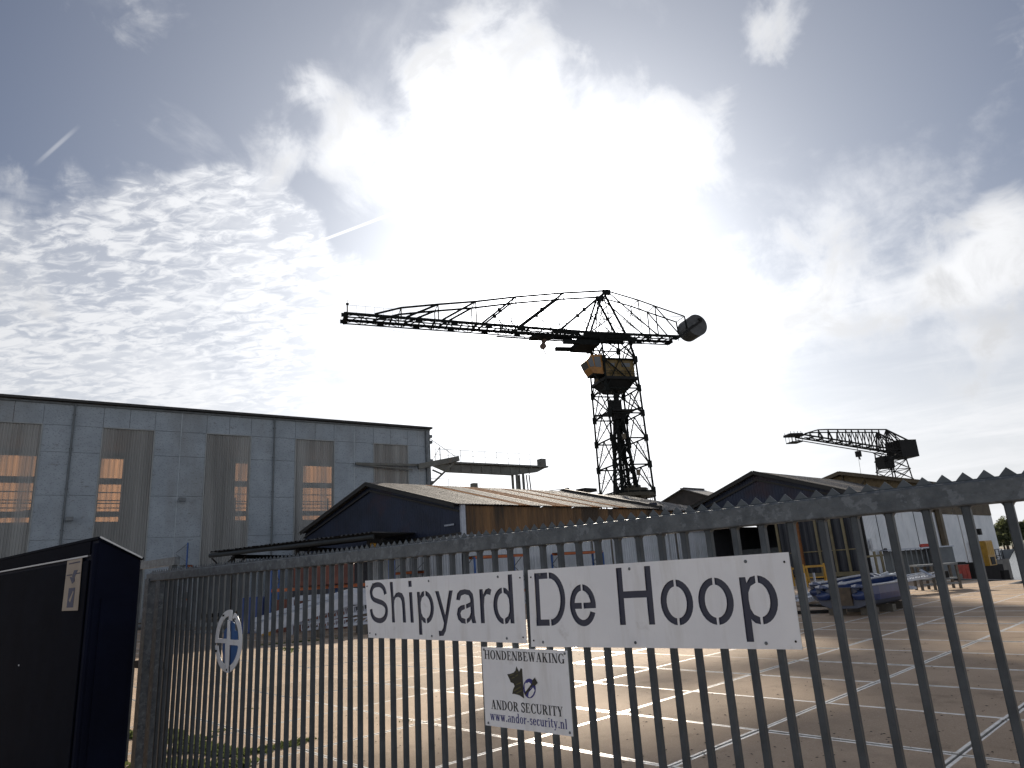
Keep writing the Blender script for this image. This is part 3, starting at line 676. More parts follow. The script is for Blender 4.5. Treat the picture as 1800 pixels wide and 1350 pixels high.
k = B(); k.box(EC+gx*HC+ax*14+UP*2.47, gx*HC, ax*.05, UP*2.47); k.box(EC+gx*2*HC+ax*7+UP*2.4, ax*7, gx*.05, UP*2.4); k.box(EC+gx*HC+ax*7+UP*4.95, gx*HC, ax*7, UP*.04); k.build('interior_lining', mat('dark_interior', (.075, .08, .095), (.05, .053, .065), 1, .9), hc)
k = B(); k.box(EC+gx*11+ax*6+UP*1.3, gx*2.2, ax*.8, UP*1.3); k.box(EC+gx*11+ax*5.1+UP*2.4, gx*2.0, ax*.05, UP*.05); k.build('stored_crate_stack', steelgrey, hc)
k = B(); k.box(EC+gx*HC+ax*7-UP*.03, gx*HC, ax*7.5, UP*.02); k.build('hall_floor', concwall, hc)
clad('side_cladding', hc, EC, ax, UP, sn, .15, 21.9, C_(.15), C_(4.75), whiteclad, 1.1, .3, .05)
clad('brown_band', hc, EC+sn*.02, ax, UP, sn, .1, 22, C_(4.8), C_(ZEC), browntrim, 3, .3, .05)
k = B(); k.box(EC+sn*.12+UP*2.9-ax*.03, ax*.1, sn*.12, UP*2.9); k.build('corner_post', blackm, hc)
# ---- small dark gable behind, between the two
p0 = onv(1203, 861, EC+ax*26, AX+90); ga_ = T('small_gabled_shed', Vector((p0.x, p0.y, 0)), 'small dark shed gable peeking out between the grey roof and the navy gable', 'building')
k = B(); hw_ = 5.2
f0 = p0-UP*.0; f1 = p0+gx*hw_-UP*1.95; f2 = p0-gx*hw_-UP*1.95
k.poly([f0, f1, f1-UP*(f1.z-.1), f2-UP*(f2.z-.1), f2], .15, ax); k.build('gable_wall', mat('dark_brown_gable', (.05, .04, .035), (.03, .025, .022), 1, .7), ga_)
k = B()
for f_ in (f1, f2):
    d_ = (f_-f0).normalized(); k.box((f0+f_)/2+UP*.12+ax*2, (f_-f0)/2+d_*.3, ax*2.6, UP*.06)
k.build('roof', roofd, ga_)
# ---- hall D with the ochre gable, further along the quay
c1 = onv(1653, 950, EC, AX); tD = (c1-EC).dot(ax); ED = EC+ax*tD+sn*.12; ED.z = 0
pk = onv(1481, 832, ED, AX+90); hD = (pk-ED).dot(gx); zD = pk.z
pl = onv(1622, 847.5, ED, AX+90); sD = (pl-ED).dot(gx); zED = zD-(zD-pl.z)*hD/(hD-sD)
hd = T('slipway_hall', ED+ax*15+gx*hD, 'tall hall with ochre-brown gable behind the dark hall, white side wall reaching the water', 'building')
clad('gable_cladding', hd, ED, gx, UP, gnr, 0, 2*hD, C_(0), lambda u: zED+(zD-zED)*(1-abs(u-hD)/hD)-.9 if False else zED+(zD-zED)*(1-abs(u-hD)/hD)-.1, ochre, 3, .5, .03)
k = B()
for (a, b_) in ((-.1, hD), (2*hD+.1, hD)):
    k.bar(ED+gx*a+UP*(zED)+gnr*.9, ED+gx*b_+UP*(zD)+gnr*.9, .1, .35, UP); k.bar(ED+gx*a+UP*(zED-1.0)+gnr*.2, ED+gx*b_+UP*(zD-1.3)+gnr*.2, .14, .18, UP)
k.bar(ED+gx*hD+UP*(zD-3)+gnr*.25, ED+gx*hD+UP*(zD-.2)+gnr*.25, .16, .16, gnr)
k.bar(ED+gx*hD+UP*(zD-3)+gnr*.25, ED+gx*(hD+2)+UP*(zD-1)+gnr*.25, .12, .12, gnr); k.bar(ED+gx*hD+UP*(zD-3)+gnr*.25, ED+gx*(hD-2)+UP*(zD-1)+gnr*.25, .12, .12, gnr)
k.build('gable_framing', browntrim, hd)
xe = onv(1762, 990, ED, AX); lD = (xe-ED).dot(ax)
roof_sheets(hd, ED, -1.0, lD+.3, hD, zED, zD, lambda t_: roofd, 3.5)
zb_ = onv(1700, 905.5, ED, AX).z
clad('side_cladding', hd, ED, ax, UP, sn, .3, lD, C_(-1.5), C_(zb_), whiteclad, 3.2, .4, .06)
clad('brown_band', hd, ED+sn*.03, ax, UP, sn, .2, lD+.1, C_(zb_+.03), C_(zED), browntrim, 5, .4, .06)
k = B(); k.box(ED+sn*.25+UP*(zED/2), ax*.35, sn*.16, UP*zED/2); k.build('corner_column', browntrim, hd)
k = B(); k.box(ED+ax*lD+gx*hD+UP*(zED/2-1), gx*hD, ax*.1, UP*(zED/2+.9)); k.build('rear_wall', whiteclad, hd)
k = B(); p = onv(1705, 936, ED, AX)+sn*.5; k.box(p, ax*.35, sn*.45, UP*.3); k.bar(p+UP*.3, p+UP*.7, .15, .15); k.build('wall_lamp', blackm, hd)
# ---- canopy left of the workshop
Pa = G(367, 972, 4.25); Pb = G(655, 937, 4.6)
cd = (Pb-Pa); cl = cd.length; cd.normalize()
cn = Vector((cd.y, -cd.x, 0)).normalized()
if cn.y > 0: cn = -cn
can = T('lean_to_canopy', Vector(((Pa.x+Pb.x)/2, (Pa.y+Pb.y)/2, 0)), 'dark lean-to canopy with corrugated roof over the racks, left of the navy gable', 'canopy')
rise = Vector((-cn.x, -cn.y, .03)).normalized(); upc = cd.cross(rise); upc = upc if upc.z > 0 else -upc
n_ = 14
for i in range(n_): corr(Pa+upc*(.02+.006*(i % 2)), cd, rise, upc, cl*i/n_, cl*(i+1)/n_+.02, C_(0), C_(9.0), .28, .07).build('roof_sheet', darkroof, can)
k = B(); k.tube([Pa-UP*.16-cn*.1, Pb-UP*.2-cn*.1], .13, 8); k.build('gutter', mat('dark_gutter', (.05, .055, .055), None, 3, .4, .3), can)
k = B()
for fr in (.09, .5, .93):
    b0 = Pa.lerp(Pb, fr)-UP*.3-cn*1.0; k.bar(b0-UP*3.9, b0, .18, .18); k.bar(b0-UP*1.2, b0+cd*.9, .1, .1)
    k.bar(b0, b0-cn*8, .14, .24)
k.bar(Pa-UP*.3-cn*.3, Pa-UP*.95+cd*.7-cn*.3, .07, .07); k.bar(Pa-UP*.95+cd*.7-cn*.3, Pa-UP*.3+cd*1.6-cn*.3, .07, .07)
k.build('canopy_frame', blackm, can)
k = B(); q = onv(650, 965, Pb-cn*1.2, AX+90); k.box(Vector((q.x, q.y, 2.0)), cd*.10, cn*.1, UP*2.0); k.poly([Vector((q.x, q.y, 3.4))-cd*.25, Vector((q.x, q.y, 3.4))+cd*.2, Vector((q.x, q.y, 4.3))+cd*.35, Vector((q.x, q.y, 4.3))-cd*.1], .2, -cn); k.build('yellow_jib_post', yellow, can)
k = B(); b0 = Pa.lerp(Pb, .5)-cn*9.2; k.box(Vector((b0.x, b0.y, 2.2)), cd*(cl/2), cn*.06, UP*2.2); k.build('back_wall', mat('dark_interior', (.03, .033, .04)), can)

# ================================================================ GATE
GD = 2.69
e1 = ray(-400, 1083.5); gh = Vector((e1.x, e1.y, 0)).normalized()
gnrm = gh.cross(UP).normalized()
if gnrm.y > 0: gnrm = -gnrm                                  # towards the camera
e1 = (e1-gnrm*e1.dot(gnrm)).normalized(); e3 = e1.cross(gnrm); e3 = e3 if e3.z > 0 else -e3
GO = EO-gnrm*GD
def GP(s, t_, o=0.0): return GO+e1*s+e3*t_+gnrm*o
def gst(px, py, o=0.0):
    d = ray(px, py); P = GO+gnrm*o; q = EO+d*((P-EO).dot(gnrm)/d.dot(gnrm))-GO; return q.dot(e1), q.dot(e3)
sa, ta = gst(265, 1008); sb, tb = gst(1796, 837.5); s_right = gst(1800, 860)[0]
RT = (ta+tb)/2; RB = (gst(269, 1022)[1]+gst(1790, 880.5)[1])/2
gate_b = -EYE+.09
gate = T('sliding_gate', GP(3.6, -EYE, 0), 'galvanised steel bar gate with saw-toothed top rail across the foreground', 'gate')
SR = -.75; SL = sa+.02
rh = RT-RB
k = B(); k.box(GP((SR+SL)/2, (RT+RB)/2), e1*((SL-SR)/2), e3*(rh/2), gnrm*.035); o = k.build('top_rail', galv, gate)
mb = o.modifiers.new('bevel', 'BEVEL'); mb.width = .006; mb.segments = 2
k = B(); k.box(GP((SR+SL)/2, gate_b+.03), e1*((SL-SR)/2), e3*.06, gnrm*.04); k.build('bottom_rail', galv, gate)
# bars: equal pitch recovered from the photograph
sx = [gst(x, 1137)[0] for x in (1031.9, 1372)]
pitch = (sx[0]-sx[1])/8.0
BW, BD = .025, .032
kb = B(); tt = RB-gate_b-.06
kb.box((0, 0, 0), e1*(BW/2), e3*(tt/2), gnrm*(BD/2)); ob_ = kb.build('gate_bar', galvd, None); off = ob_.location.copy(); ob_.data.transform(Matrix.Translation(off)); barme = ob_.data; bpy.data.objects.remove(ob_)
bm = bmesh.new(); bm.from_mesh(barme); bmesh.ops.bevel(bm, geom=[e for e in bm.edges if abs((e.verts[0].co-e.verts[1].co).normalized().dot(e3)) > .9], offset=.004, segments=1, affect='EDGES'); bm.to_mesh(barme); bm.free()
s_ = sx[1]; i0 = int(math.ceil((SR-s_)/pitch)); i1 = int((SL-.16-s_)/pitch); barpos = []
for i in range(i0, i1+1):
    s = s_+i*pitch; barpos.append(s)
    o = bpy.data.objects.new('gate_bar', barme); COL.objects.link(o); o.parent = gate
    o.location = GP(s, (RB+gate_b+.06)/2, random.uniform(-.001, .001))-wl(gate)
k = B()
for s in barpos:
    for sg in (-1, 1):
        f_ = .010; k.poly([GP(s+sg*BW/2, RB+.001, -.014), GP(s+sg*(BW/2+f_), RB+.001, -.014), GP(s+sg*(BW/2+f_*.35), RB-f_*.35, -.014), GP(s+sg*BW/2, RB-f_, -.014)], .028, gnrm)
k.build('weld_fillets', galv, gate, kind='stuff')
# saw teeth
tp = .0605; th = .031; nt_ = int((SL-SR-.04)/tp)
kb = B(); kb.poly([Vector((0, 0, 0))-e1*tp*.49, Vector((0, 0, 0))+e1*tp*.49, e3*th], .005, gnrm); ob_ = kb.build('saw_tooth', galvd, None); ob_.data.transform(Matrix.Translation(ob_.location)); tme = ob_.data; tme.materials.clear(); tme.materials.append(mat('tooth_steel', (.075, .088, .10), (.05, .06, .068), 9, .4, .35)); bpy.data.objects.remove(ob_)
ts0 = gst(1769, 823)[0]
for i in range(-12, 200):
    s = ts0+i*tp
    if s < SR+.05 or s > SL-.05: continue
    o = bpy.data.objects.new('saw_tooth', tme); COL.objects.link(o); o.parent = gate
    o.matrix_basis = Matrix.Translation(GP(s, RT+.001, .0)-wl(gate)) @ Matrix.Rotation(R(random.gauss(0, 2.0)), 4, e3) @ Matrix.Rotation(R(random.gauss(0, 1.2)), 4, e1)
k = B(); k.box(GP((SR+SL)/2, RT+.003), e1*((SL-SR)/2-.03), e3*.003, gnrm*.009); k.build('tooth_strip', galvd, gate)
# end post, doubled near the left end
k = B()
k.box(GP(SL-.05, (RB+gate_b)/2), e1*.055, e3*((RB-gate_b)/2+.03), gnrm*.045)
k.build('end_post', galv, gate)
k = B(); k.box(GP(SL-.33, (RB+gate_b)/2), e1*.05, e3*((RB-gate_b)/2), gnrm*.03); k.build('stile', galv, gate)
# guide portal behind the gate's end, and the gap post
gpo = T('gate_guide_post', GP(SL+.05, -EYE, -.35), 'galvanised guide portal between the dark blue cabinet and the gate end', 'gate post')
def ob2(px, py, o): s, t_ = gst(px, py, o); return s, t_
s0_, t0_ = gst(309, 979, -.45); s1_, _ = gst(252, 981, -.45)
tz = t0_
k = B(); k.box(GP((s0_+s1_)/2+.1, tz-.045, -.45), e1*(abs(s1_-s0_)/2+.15), e3*.045, gnrm*.03); k.build('portal_head', galv, gpo)
for s in (s0_+.06, s1_+.14):
    k = B(); k.box(GP(s, (tz-.09-EYE)/2, -.45), e1*.05, e3*((tz-.09+EYE)/2), gnrm*.03); k.build('portal_leg', galvd, gpo)
k = B(); k.box(GP(SL+.13, -.72, -.1), e1*.30, e3*.035, gnrm*.05); k.box(GP(SL+.30, -.78, -.1), e1*.02, e3*.12, gnrm*.02); k.build('catch_arm', blackm, gpo)
k = B(); k.poly([GP(SL+.10, -EYE, -.12), GP(SL+.48, -EYE, -.12), GP(SL+.10, -EYE+1.0, -.12)], .08, -gnrm); k.build('brace_plate', blackm, gpo)
k = B(); k.box(GP(SL-.03, -EYE+.10, .03), e1*.16, e3*.05, gnrm*.12); k.build('base_block', mat('white_plastic_wrap', (.6, .6, .6), None, 6, .6), gpo)

# ---------------------------------------------------------------- glyphs
def circ(cx, cy, rx, ry, a0, a1, n=14): return [(cx+rx*math.cos(R(a0+(a1-a0)*i/n)), cy+ry*math.sin(R(a0+(a1-a0)*i/n))) for i in range(n+1)]
def halfring(cx, cy, rx, ry, sx_, sy_, g_, side):
    ri, yi = rx-sx_, ry-sy_; do = math.degrees(math.asin(g_/2/rx)); di = math.degrees(math.asin(g_/2/ri))
    if side < 0: return circ(cx, cy, rx, ry, 90+do, 270-do)+circ(cx, cy, ri, yi, 270-di, 90+di)
    return circ(cx, cy, rx, ry, 90-do, -90+do)+circ(cx, cy, ri, yi, -90+di, 90-di)
def catmull(pts, n=6):
    P = [pts[0]]+list(pts)+[pts[-1]]; out = []
    for i in range(1, len(P)-2):
        for q in range(n):
            t_ = q/n; a, b_, c, d = P[i-1], P[i], P[i+1], P[i+2]
            out.append(tuple(.5*((2*b_[z])+(-a[z]+c[z])*t_+(2*a[z]-5*b_[z]+4*c[z]-d[z])*t_*t_+(-a[z]+3*b_[z]-3*c[z]+d[z])*t_**3) for z in (0, 1)))
    out.append(tuple(pts[-1])); return out
def stroke(pts, w, sm=True, w2=None):
    c = catmull(pts) if sm else [tuple(p) for p in pts]; lf = []; rt = []
    for i, p in enumerate(c):
        a = c[max(i-1, 0)]; b_ = c[min(i+1, len(c)-1)]; dx, dy = b_[0]-a[0], b_[1]-a[1]; l = math.hypot(dx, dy) or 1; ww = w/2 if w2 is None else (w+(w2-w)*abs(2*i/(len(c)-1)-1))/2
        lf.append((p[0]-dy/l*ww, p[1]+dx/l*ww)); rt.append((p[0]+dy/l*ww, p[1]-dx/l*ww))
    return lf+rt[::-1]
g_o = [halfring(278, 260, 242, 272, 96, 82, 28, -1), halfring(278, 260, 242, 272, 96, 82, 28, 1)]
p_left = [(66, -200), (162, -200), (162, 45), (205, 5), (274, -12), (274, 68), (205, 100), (168, 165), (160, 260), (168, 345), (205, 415), (274, 449), (274, 531), (205, 515), (158, 455), (152, 519), (66, 519)]
g_p = [p_left, halfring(288, 260, 230, 272, 96, 82, 28, 1)]
g_d = [[(556-x, 519-y) for x, y in P] for P in g_p]
G_ARIAL = {
 'S': (667, [stroke([(578, 500), (545, 595), (455, 665), (335, 682), (205, 655), (130, 570), (135, 480), (200, 415), (330, 380), (470, 345), (565, 285), (580, 190), (530, 95), (430, 42), (320, 32), (195, 62), (115, 130), (86, 240)], 92)]),
 'h': (556, [[(66, 0), (160, 0), (160, 290), (178, 385), (225, 435), (290, 445), (355, 425), (388, 370), (394, 300), (394, 0), (490, 0), (490, 330), (478, 430), (425, 505), (320, 531), (230, 512), (160, 450), (160, 716), (66, 716)]]),
 'i': (222, [[(62, 0), (158, 0), (158, 519), (62, 519)], [(62, 612), (158, 612), (158, 716), (62, 716)]]),
 'p': (556, g_p), 'd': (556, g_d), 'o': (556, g_o),
 'y': (500, [[(12, 519), (114, 519), (250, 128), (378, 519), (480, 519), (288, -5), (240, -130), (175, -205), (55, -212), (46, -125), (125, -128), (172, -85), (200, -5)]]),
 'a': (556, [[(48, 365), (80, 465), (150, 515), (270, 531), (400, 512), (470, 450), (484, 370), (486, 120), (512, 0), (414, 0), (396, 60), (350, 20), (284, -8), (284, 66), (350, 95), (388, 160), (390, 250), (284, 222), (284, 292), (392, 322), (392, 375), (365, 430), (270, 450), (185, 430), (142, 355)],
              [(258, 288), (258, 218), (175, 195), (140, 150), (165, 85), (258, 64), (258, -12), (150, 0), (70, 55), (42, 140), (75, 230), (150, 272)]]),
 'r': (333, [[(66, 0), (162, 0), (162, 270), (185, 395), (235, 440), (290, 430), (318, 418), (352, 506), (290, 531), (215, 512), (155, 440), (150, 519), (66, 519)]]),
 'D': (722, [[(76, 0), (350, 0), (350, 84), (176, 84), (176, 632), (350, 632), (350, 716), (76, 716)],
              circ(376, 358, 306, 358, 90, -90, 20)+circ(376, 358, 205, 274, -90, 90, 20)]),
 'H': (722, [[(78, 0), (178, 0), (178, 330), (546, 330), (546, 0), (646, 0), (646, 716), (546, 716), (546, 416), (178, 416), (178, 716), (78, 716)]]),
 'e': (556, [circ(278, 260, 242, 272, 93, 338, 26)+circ(278, 260, 146, 190, 335, 194, 12)+[(264, 214), (264, 292)]+circ(278, 260, 146, 190, 170, 95, 6),
              circ(278, 260, 242, 272, 87, -9, 12)+[(292, 214), (292, 292), (418, 292)]+circ(278, 260, 146, 190, 14, 85, 6)]),
 ' ': (278, [])}
def layout(txt, x0, k_, y0, ky):
    out = []; x = 0
    for ch in txt:
        w, ps = G_ARIAL[ch]
        for p in ps: out.append([(x0+(x+a)*k_, y0+b_*ky) for a, b_ in p])
        x += w
    return out
def quadmap(c4, o):                                          # corners tl, bl, tr, br in gate coordinates
    (tl, bl, tr, br) = c4
    def f(u, v, z):
        a = (tl[0]+(tr[0]-tl[0])*u, tl[1]+(tr[1]-tl[1])*u); b_ = (bl[0]+(br[0]-bl[0])*u, bl[1]+(br[1]-bl[1])*u)
        s = b_[0]+(a[0]-b_[0])*v; t_ = b_[1]+(a[1]-b_[1])*v
        return GP(s, t_, o+z)
    return f
def screws(parent, mp, pts, r=.007, ht=.0035):
    for (u, v) in pts:
        c = mp(u, v, .003); k = B(); n_ = 8
        k.v = [c+e1*(r*math.cos(i*6.2832/n_))+e3*(r*math.sin(i*6.2832/n_)) for i in range(n_)]+[c+gnrm*ht+e1*(r*.6*math.cos(i*6.2832/n_))+e3*(r*.6*math.sin(i*6.2832/n_)) for i in range(n_)]
        k.f = [tuple(range(n_, 2*n_))]+[(i, (i+1) % n_, n_+(i+1) % n_, n_+i) for i in range(n_)]; k.m = [0]*len(k.f)
        k.build('screw', steelgrey if r > .005 else blackm, parent)
def big_sign(name, corners, txt, label, u0):
    c4 = [gst(x, y, .05) for x, y in corners]
    mp = quadmap(c4, .045)
    sg = T('name_sign', mp(.5, 0, 0), label, 'sign')
    holes = layout(txt, u0, .948/3946, .265, .685/716)
    shape2d('sign_plate', [[(0, 0), (1, 0), (1, 1), (0, 1)]]+holes, .0035, mp, white, sg)
    mb_ = quadmap(c4, .038)
    shape2d('backing_plate', [[(.008, .02), (.992, .02), (.992, .98), (.008, .98)]], .004, mb_, navy, sg)
    screws(sg, mp, [(.06, .93), (.46, .93), (.87, .93), (.06, .06), (.46, .06), (.9, .06)])
    screws(sg, mp, [(.015, .9), (.985, .9), (.015, .08), (.985, .08)], .0045)
    return sg
big_sign('s', [(641, 1021), (647, 1121), (918, 1002.5), (925, 1131)], 'Shipyard', 'white stencil sign reading Shipyard, fixed to the gate, left of the pair', .012)
big_sign('s', [(927, 1002), (933, 1137), (1385, 970.5), (1410, 1142)], 'De Hoop', 'white stencil sign reading De Hoop, fixed to the gate, right of the pair', .012)

# ---- small security sign with serif lettering
c4 = [gst(x, y, .05) for x, y in [(846, 1137), (853, 1275), (996, 1144), (1007, 1295)]]
smp = quadmap(c4, .046)
ss = T('security_sign', smp(.5, 0, 0), 'small white guard dog sign with serif lettering, below the two long signs', 'sign')
shape2d('sign_plate', [[(0, 0), (1, 0), (1, 1), (0, 1)]], .003, smp, white, ss)
screws(ss, smp, [(.03, .965), (.975, .965), (.04, .035), (.97, .04)], .0065)
T_, t1_ = .17, .06
def V_(x, w=T_): return [(x-w/2, 0), (x+w/2, 0), (x+w/2, 1), (x-w/2, 1)]
def sf(x, y, w=.17): return [(x-w, y), (x+w, y), (x+w, y+.045), (x-w, y+.045)]
def q4(x0, y0, x1, y1, w): return [(x0-w/2, y0), (x0+w/2, y0), (x1+w/2, y1), (x1-w/2, y1)]
def ring(cx, cy, rx, ry, a0, a1, w, w2): # thick at the sides, thin at the poles
    n = 18; o_ = []; i_ = []
    for i in range(n+1):
        a = R(a0+(a1-a0)*i/n); ww = w*abs(math.cos(a))+w2*abs(math.sin(a))
        o_.append((cx+rx*math.cos(a), cy+ry*math.sin(a))); i_.append((cx+(rx-ww)*math.cos(a), cy+(ry-ww*.9)*math.sin(a)))
    return o_+i_[::-1]
SER = {
 'H': (.92, [V_(.2), V_(.72), sf(.2, 0), sf(.2, .955), sf(.72, 0), sf(.72, .955), [(.2, .47), (.72, .47), (.72, .53), (.2, .53)]]),
 'O': (.90, [ring(.45, .5, .40, .53, 0, 360, .18, .05)]),
 'N': (.86, [V_(.16, .06), V_(.72, .06), q4(.72-.08, 0, .16+.02, 1, .2), sf(.16, 0, .12), sf(.13, .955, .13), sf(.72, .955, .12)]),
 'D': (.86, [V_(.2), ring(.36, .5, .43, .5, -90, 90, .18, .05), sf(.2, 0), sf(.2, .955), [(.2, 0), (.38, 0), (.38, .05), (.2, .05)], [(.2, .95), (.38, .95), (.38, 1), (.2, 1)]]),
 'E': (.76, [V_(.2), sf(.2, 0), sf(.2, .955), [(.2, 0), (.66, 0), (.70, .26), (.66, .26), (.58, .06), (.2, .06)], [(.2, 1), (.62, 1), (.66, .76), (.62, .76), (.56, .94), (.2, .94)], [(.2, .48), (.45, .48), (.45, .54), (.2, .54)], [(.45, .38), (.49, .38), (.49, .64), (.45, .64)]]),
 'B': (.78, [V_(.2), sf(.2, 0), sf(.2, .955), ring(.36, .27, .34, .27, -90, 90, .17, .05), ring(.34, .76, .30, .24, -90, 90, .16, .05), [(.2, 0), (.38, 0), (.38, .05), (.2, .05)], [(.2, .95), (.36, .95), (.36, 1), (.2, 1)], [(.2, .5), (.38, .5), (.38, .55), (.2, .55)]]),
 'W': (1.12, [q4(.34, 0, .16, 1, .17), q4(.34, 0, .55, .98, .06), q4(.74, 0, .56, 1, .17), q4(.74, 0, .96, 1, .06), sf(.16, .955, .15), sf(.58, .955, .15), sf(.96, .955, .13)]),
 'A': (.84, [q4(.64, 0, .42, 1, .19), q4(.14, 0, .40, 1, .06), [(.24, .3), (.58, .3), (.58, .36), (.26, .36)], sf(.14, 0, .13), sf(.65, 0, .18)]),
 'K': (.88, [V_(.2), sf(.2, 0), sf(.2, .955), q4(.3, .42, .66, 1, .07), q4(.66, 0, .38, .6, .2), sf(.68, 0, .18), sf(.66, .955, .14)]),
 'I': (.44, [V_(.22), sf(.22, 0), sf(.22, .955)]),
 'G': (.90, [ring(.46, .5, .41, .53, 50, 330, .18, .05), V_(.72, .16)[:2]+[(.80, .42), (.64, .42)], sf(.72, .40, .15), [(.72, .68), (.76, .68), (.76, 1), (.72, .9)]]),
 'R': (.86, [V_(.2), sf(.2, 0), sf(.2, .955), ring(.36, .74, .32, .26, -90, 90, .17, .05), [(.2, .95), (.38, .95), (.38, 1), (.2, 1)], [(.2, .48), (.38, .48), (.38, .53), (.2, .53)], q4(.72, 0, .42, .5, .2), sf(.74, 0, .12)]),
 'S': (.66, [stroke([(.54, .76), (.46, .93), (.32, .97), (.17, .90), (.13, .76), (.22, .62), (.40, .48), (.53, .34), (.52, .15), (.36, .03), (.20, .06), (.10, .22)], .13), [(.54, .7), (.58, .7), (.58, 1), (.54, .97)], [(.06, .02), (.10, .0), (.10, .3), (.06, .3)]]),
 'C': (.82, [ring(.46, .5, .40, .53, 45, 318, .18, .05), [(.74, .66), (.78, .66), (.78, 1), (.74, .93)]]),
 'U': (.84, [[(.11, .3), (.28, .3), (.28, 1), (.11, 1)], [(.66, .3), (.72, .3), (.72, 1), (.66, 1)], ring(.415, .32, .305, .35, 180, 360, .12, .07), sf(.2, .955), sf(.69, .955, .12)]),
 'T': (.78, [V_(.39), sf(.39, 0), [(.05, .94), (.73, .94), (.73, 1), (.05, 1)], [(.05, .72), (.09, .72), (.14, .94), (.05, 1)], [(.73, .72), (.69, .72), (.64, .94), (.73, 1)]]),
 'Y': (.82, [[(.33, 0), (.49, 0), (.49, .45), (.33, .45)], q4(.41, .4, .18, 1, .18), q4(.43, .42, .68, 1, .06), sf(.41, 0), sf(.18, .955), sf(.68, .955, .13)]),
 ' ': (.32, []),
 'w': (.80, [q4(.26, 0, .12, .66, .14), q4(.26, 0, .40, .62, .05), q4(.54, 0, .40, .66, .14), q4(.54, 0, .68, .66, .05), sf(.12, .62, .12), sf(.42, .62, .10), sf(.68, .62, .10)]),
 '.': (.28, [circ(.13, .08, .09, .09, 0, 360, 8)]),
 'a': (.54, [[(.34, .06), (.47, .06), (.47, .5), (.34, .5)], ring(.29, .48, .19, .2, 20, 160, .10, .05), ring(.22, .18, .17, .2, 60, 300, .12, .05), [(.34, 0), (.53, .03), (.53, .08), (.40, .08)]]),
 'n': (.62, [q4(.15, 0, .15, .66, .13), ring(.31, .45, .20, .23, 0, 150, .13, .05), q4(.45, 0, .45, .46, .13), sf(.15, 0, .12), sf(.45, 0, .12), sf(.11, .62, .08)]),
 'd': (.62, [q4(.45, 0, .45, 1, .13), ring(.26, .33, .21, .35, 40, 320, .13, .05), sf(.41, .955, .09), sf(.5, 0, .09)]),
 'o': (.56, [ring(.28, .33, .24, .35, 0, 360, .13, .04)]),
 'r': (.48, [q4(.15, 0, .15, .66, .13), sf(.15, 0, .12), sf(.11, .62, .08), [(.2, .45), (.3, .62), (.42, .66), (.46, .55), (.36, .5), (.28, .5)]]),
 '-': (.38, [[(.05, .25), (.31, .25), (.31, .33), (.05, .33)]]),
 's': (.44, [stroke([(.35, .5), (.26, .63), (.13, .57), (.14, .44), (.28, .32), (.35, .18), (.24, .04), (.08, .12)], .09)]),
 'e': (.52, [ring(.27, .33, .22, .35, 20, 325, .13, .05), [(.12, .33), (.47, .33), (.47, .39), (.12, .39)], [(.36, .38), (.48, .38), (.42, .56), (.36, .56)]]),
 'c': (.50, [ring(.27, .33, .22, .35, 45, 320, .13, .05), circ(.38, .52, .07, .07, 0, 360, 6)]),
 'u': (.62, [q4(.15, .15, .15, .66, .13), ring(.29, .2, .205, .22, 180, 330, .13, .06), q4(.45, 0, .45, .66, .13), sf(.11, .62, .08), sf(.42, .62, .08), sf(.5, 0, .08)]),
 'i': (.34, [q4(.17, 0, .17, .66, .13), sf(.17, 0, .12), sf(.13, .62, .08), circ(.16, .86, .08, .08, 0, 360, 8)]),
 't': (.40, [q4(.17, .08, .17, .86, .12), [(.03, .6), (.34, .6), (.34, .66), (.03, .66)], [(.12, .1), (.2, 0), (.34, .02), (.36, .12), (.24, .1)]]),
 'y': (.58, [q4(.3, 0, .12, .66, .14), q4(.2, -.22, .48, .66, .05), circ(.14, -.2, .08, .07, 0, 360, 6), sf(.13, .62, .12), sf(.48, .62, .09)]),
 'l': (.34, [q4(.17, 0, .17, 1, .13), sf(.17, 0, .12), sf(.13, .955, .08)])}
def serif_line(txt, u0, u1, v0, hv, m, name):
    tot = sum(SER[c][0] for c in txt); k_ = (u1-u0)/tot; x = 0
    for ci, ch in enumerate(txt):
        w, ps = SER[ch]
        if ps:
            k = B()
            for i, p in enumerate(ps):
                z0 = .0022+.00012*i; pts = [smp(u0+(x+a)*k_, v0+b_*hv, z0) for a, b_ in p]; k.poly(pts, .0004, gnrm)
            k.build(name, m, ss)
        x += w
serif_line('HONDENBEWAKING', .03, .97, .845, .115, ink, 'letter')
serif_line('ANDOR SECURITY', .085, .915, .215, .115, ink, 'letter')
serif_line('www.andor-security.nl', .065, .95, .075, .115, inkblue, 'letter')
def sp(name, pts, m, z=.0022, th_=.0005):                    # emblem pieces, given in pixels of the zoomed crop
    k = B(); u = lambda x, y: ((x-(832+(y-630)*.052))/(505.), 1-((y-(630+(x-832)*.05))/(463.)))
    k.poly([smp(*u(x, y), z) for x, y in pts], th_, gnrm); return k.build(name, m, ss)
dogm = mat('dog_emblem_black', (.03, .028, .018), None, 5, .6); dogo = mat('dog_emblem_olive', (.10, .09, .03), None, 5, .6)
sp('dog_head', [(996, 792), (1012, 790), (1035, 782), (1046, 770), (1052, 745), (1062, 765), (1068, 776), (1078, 756), (1086, 760), (1088, 790), (1090, 830), (1092, 880), (1096, 928), (1070, 912), (1040, 905), (1026, 905), (1030, 880), (1040, 860), (1034, 845), (1016, 838), (1010, 822), (1002, 806)], dogm)
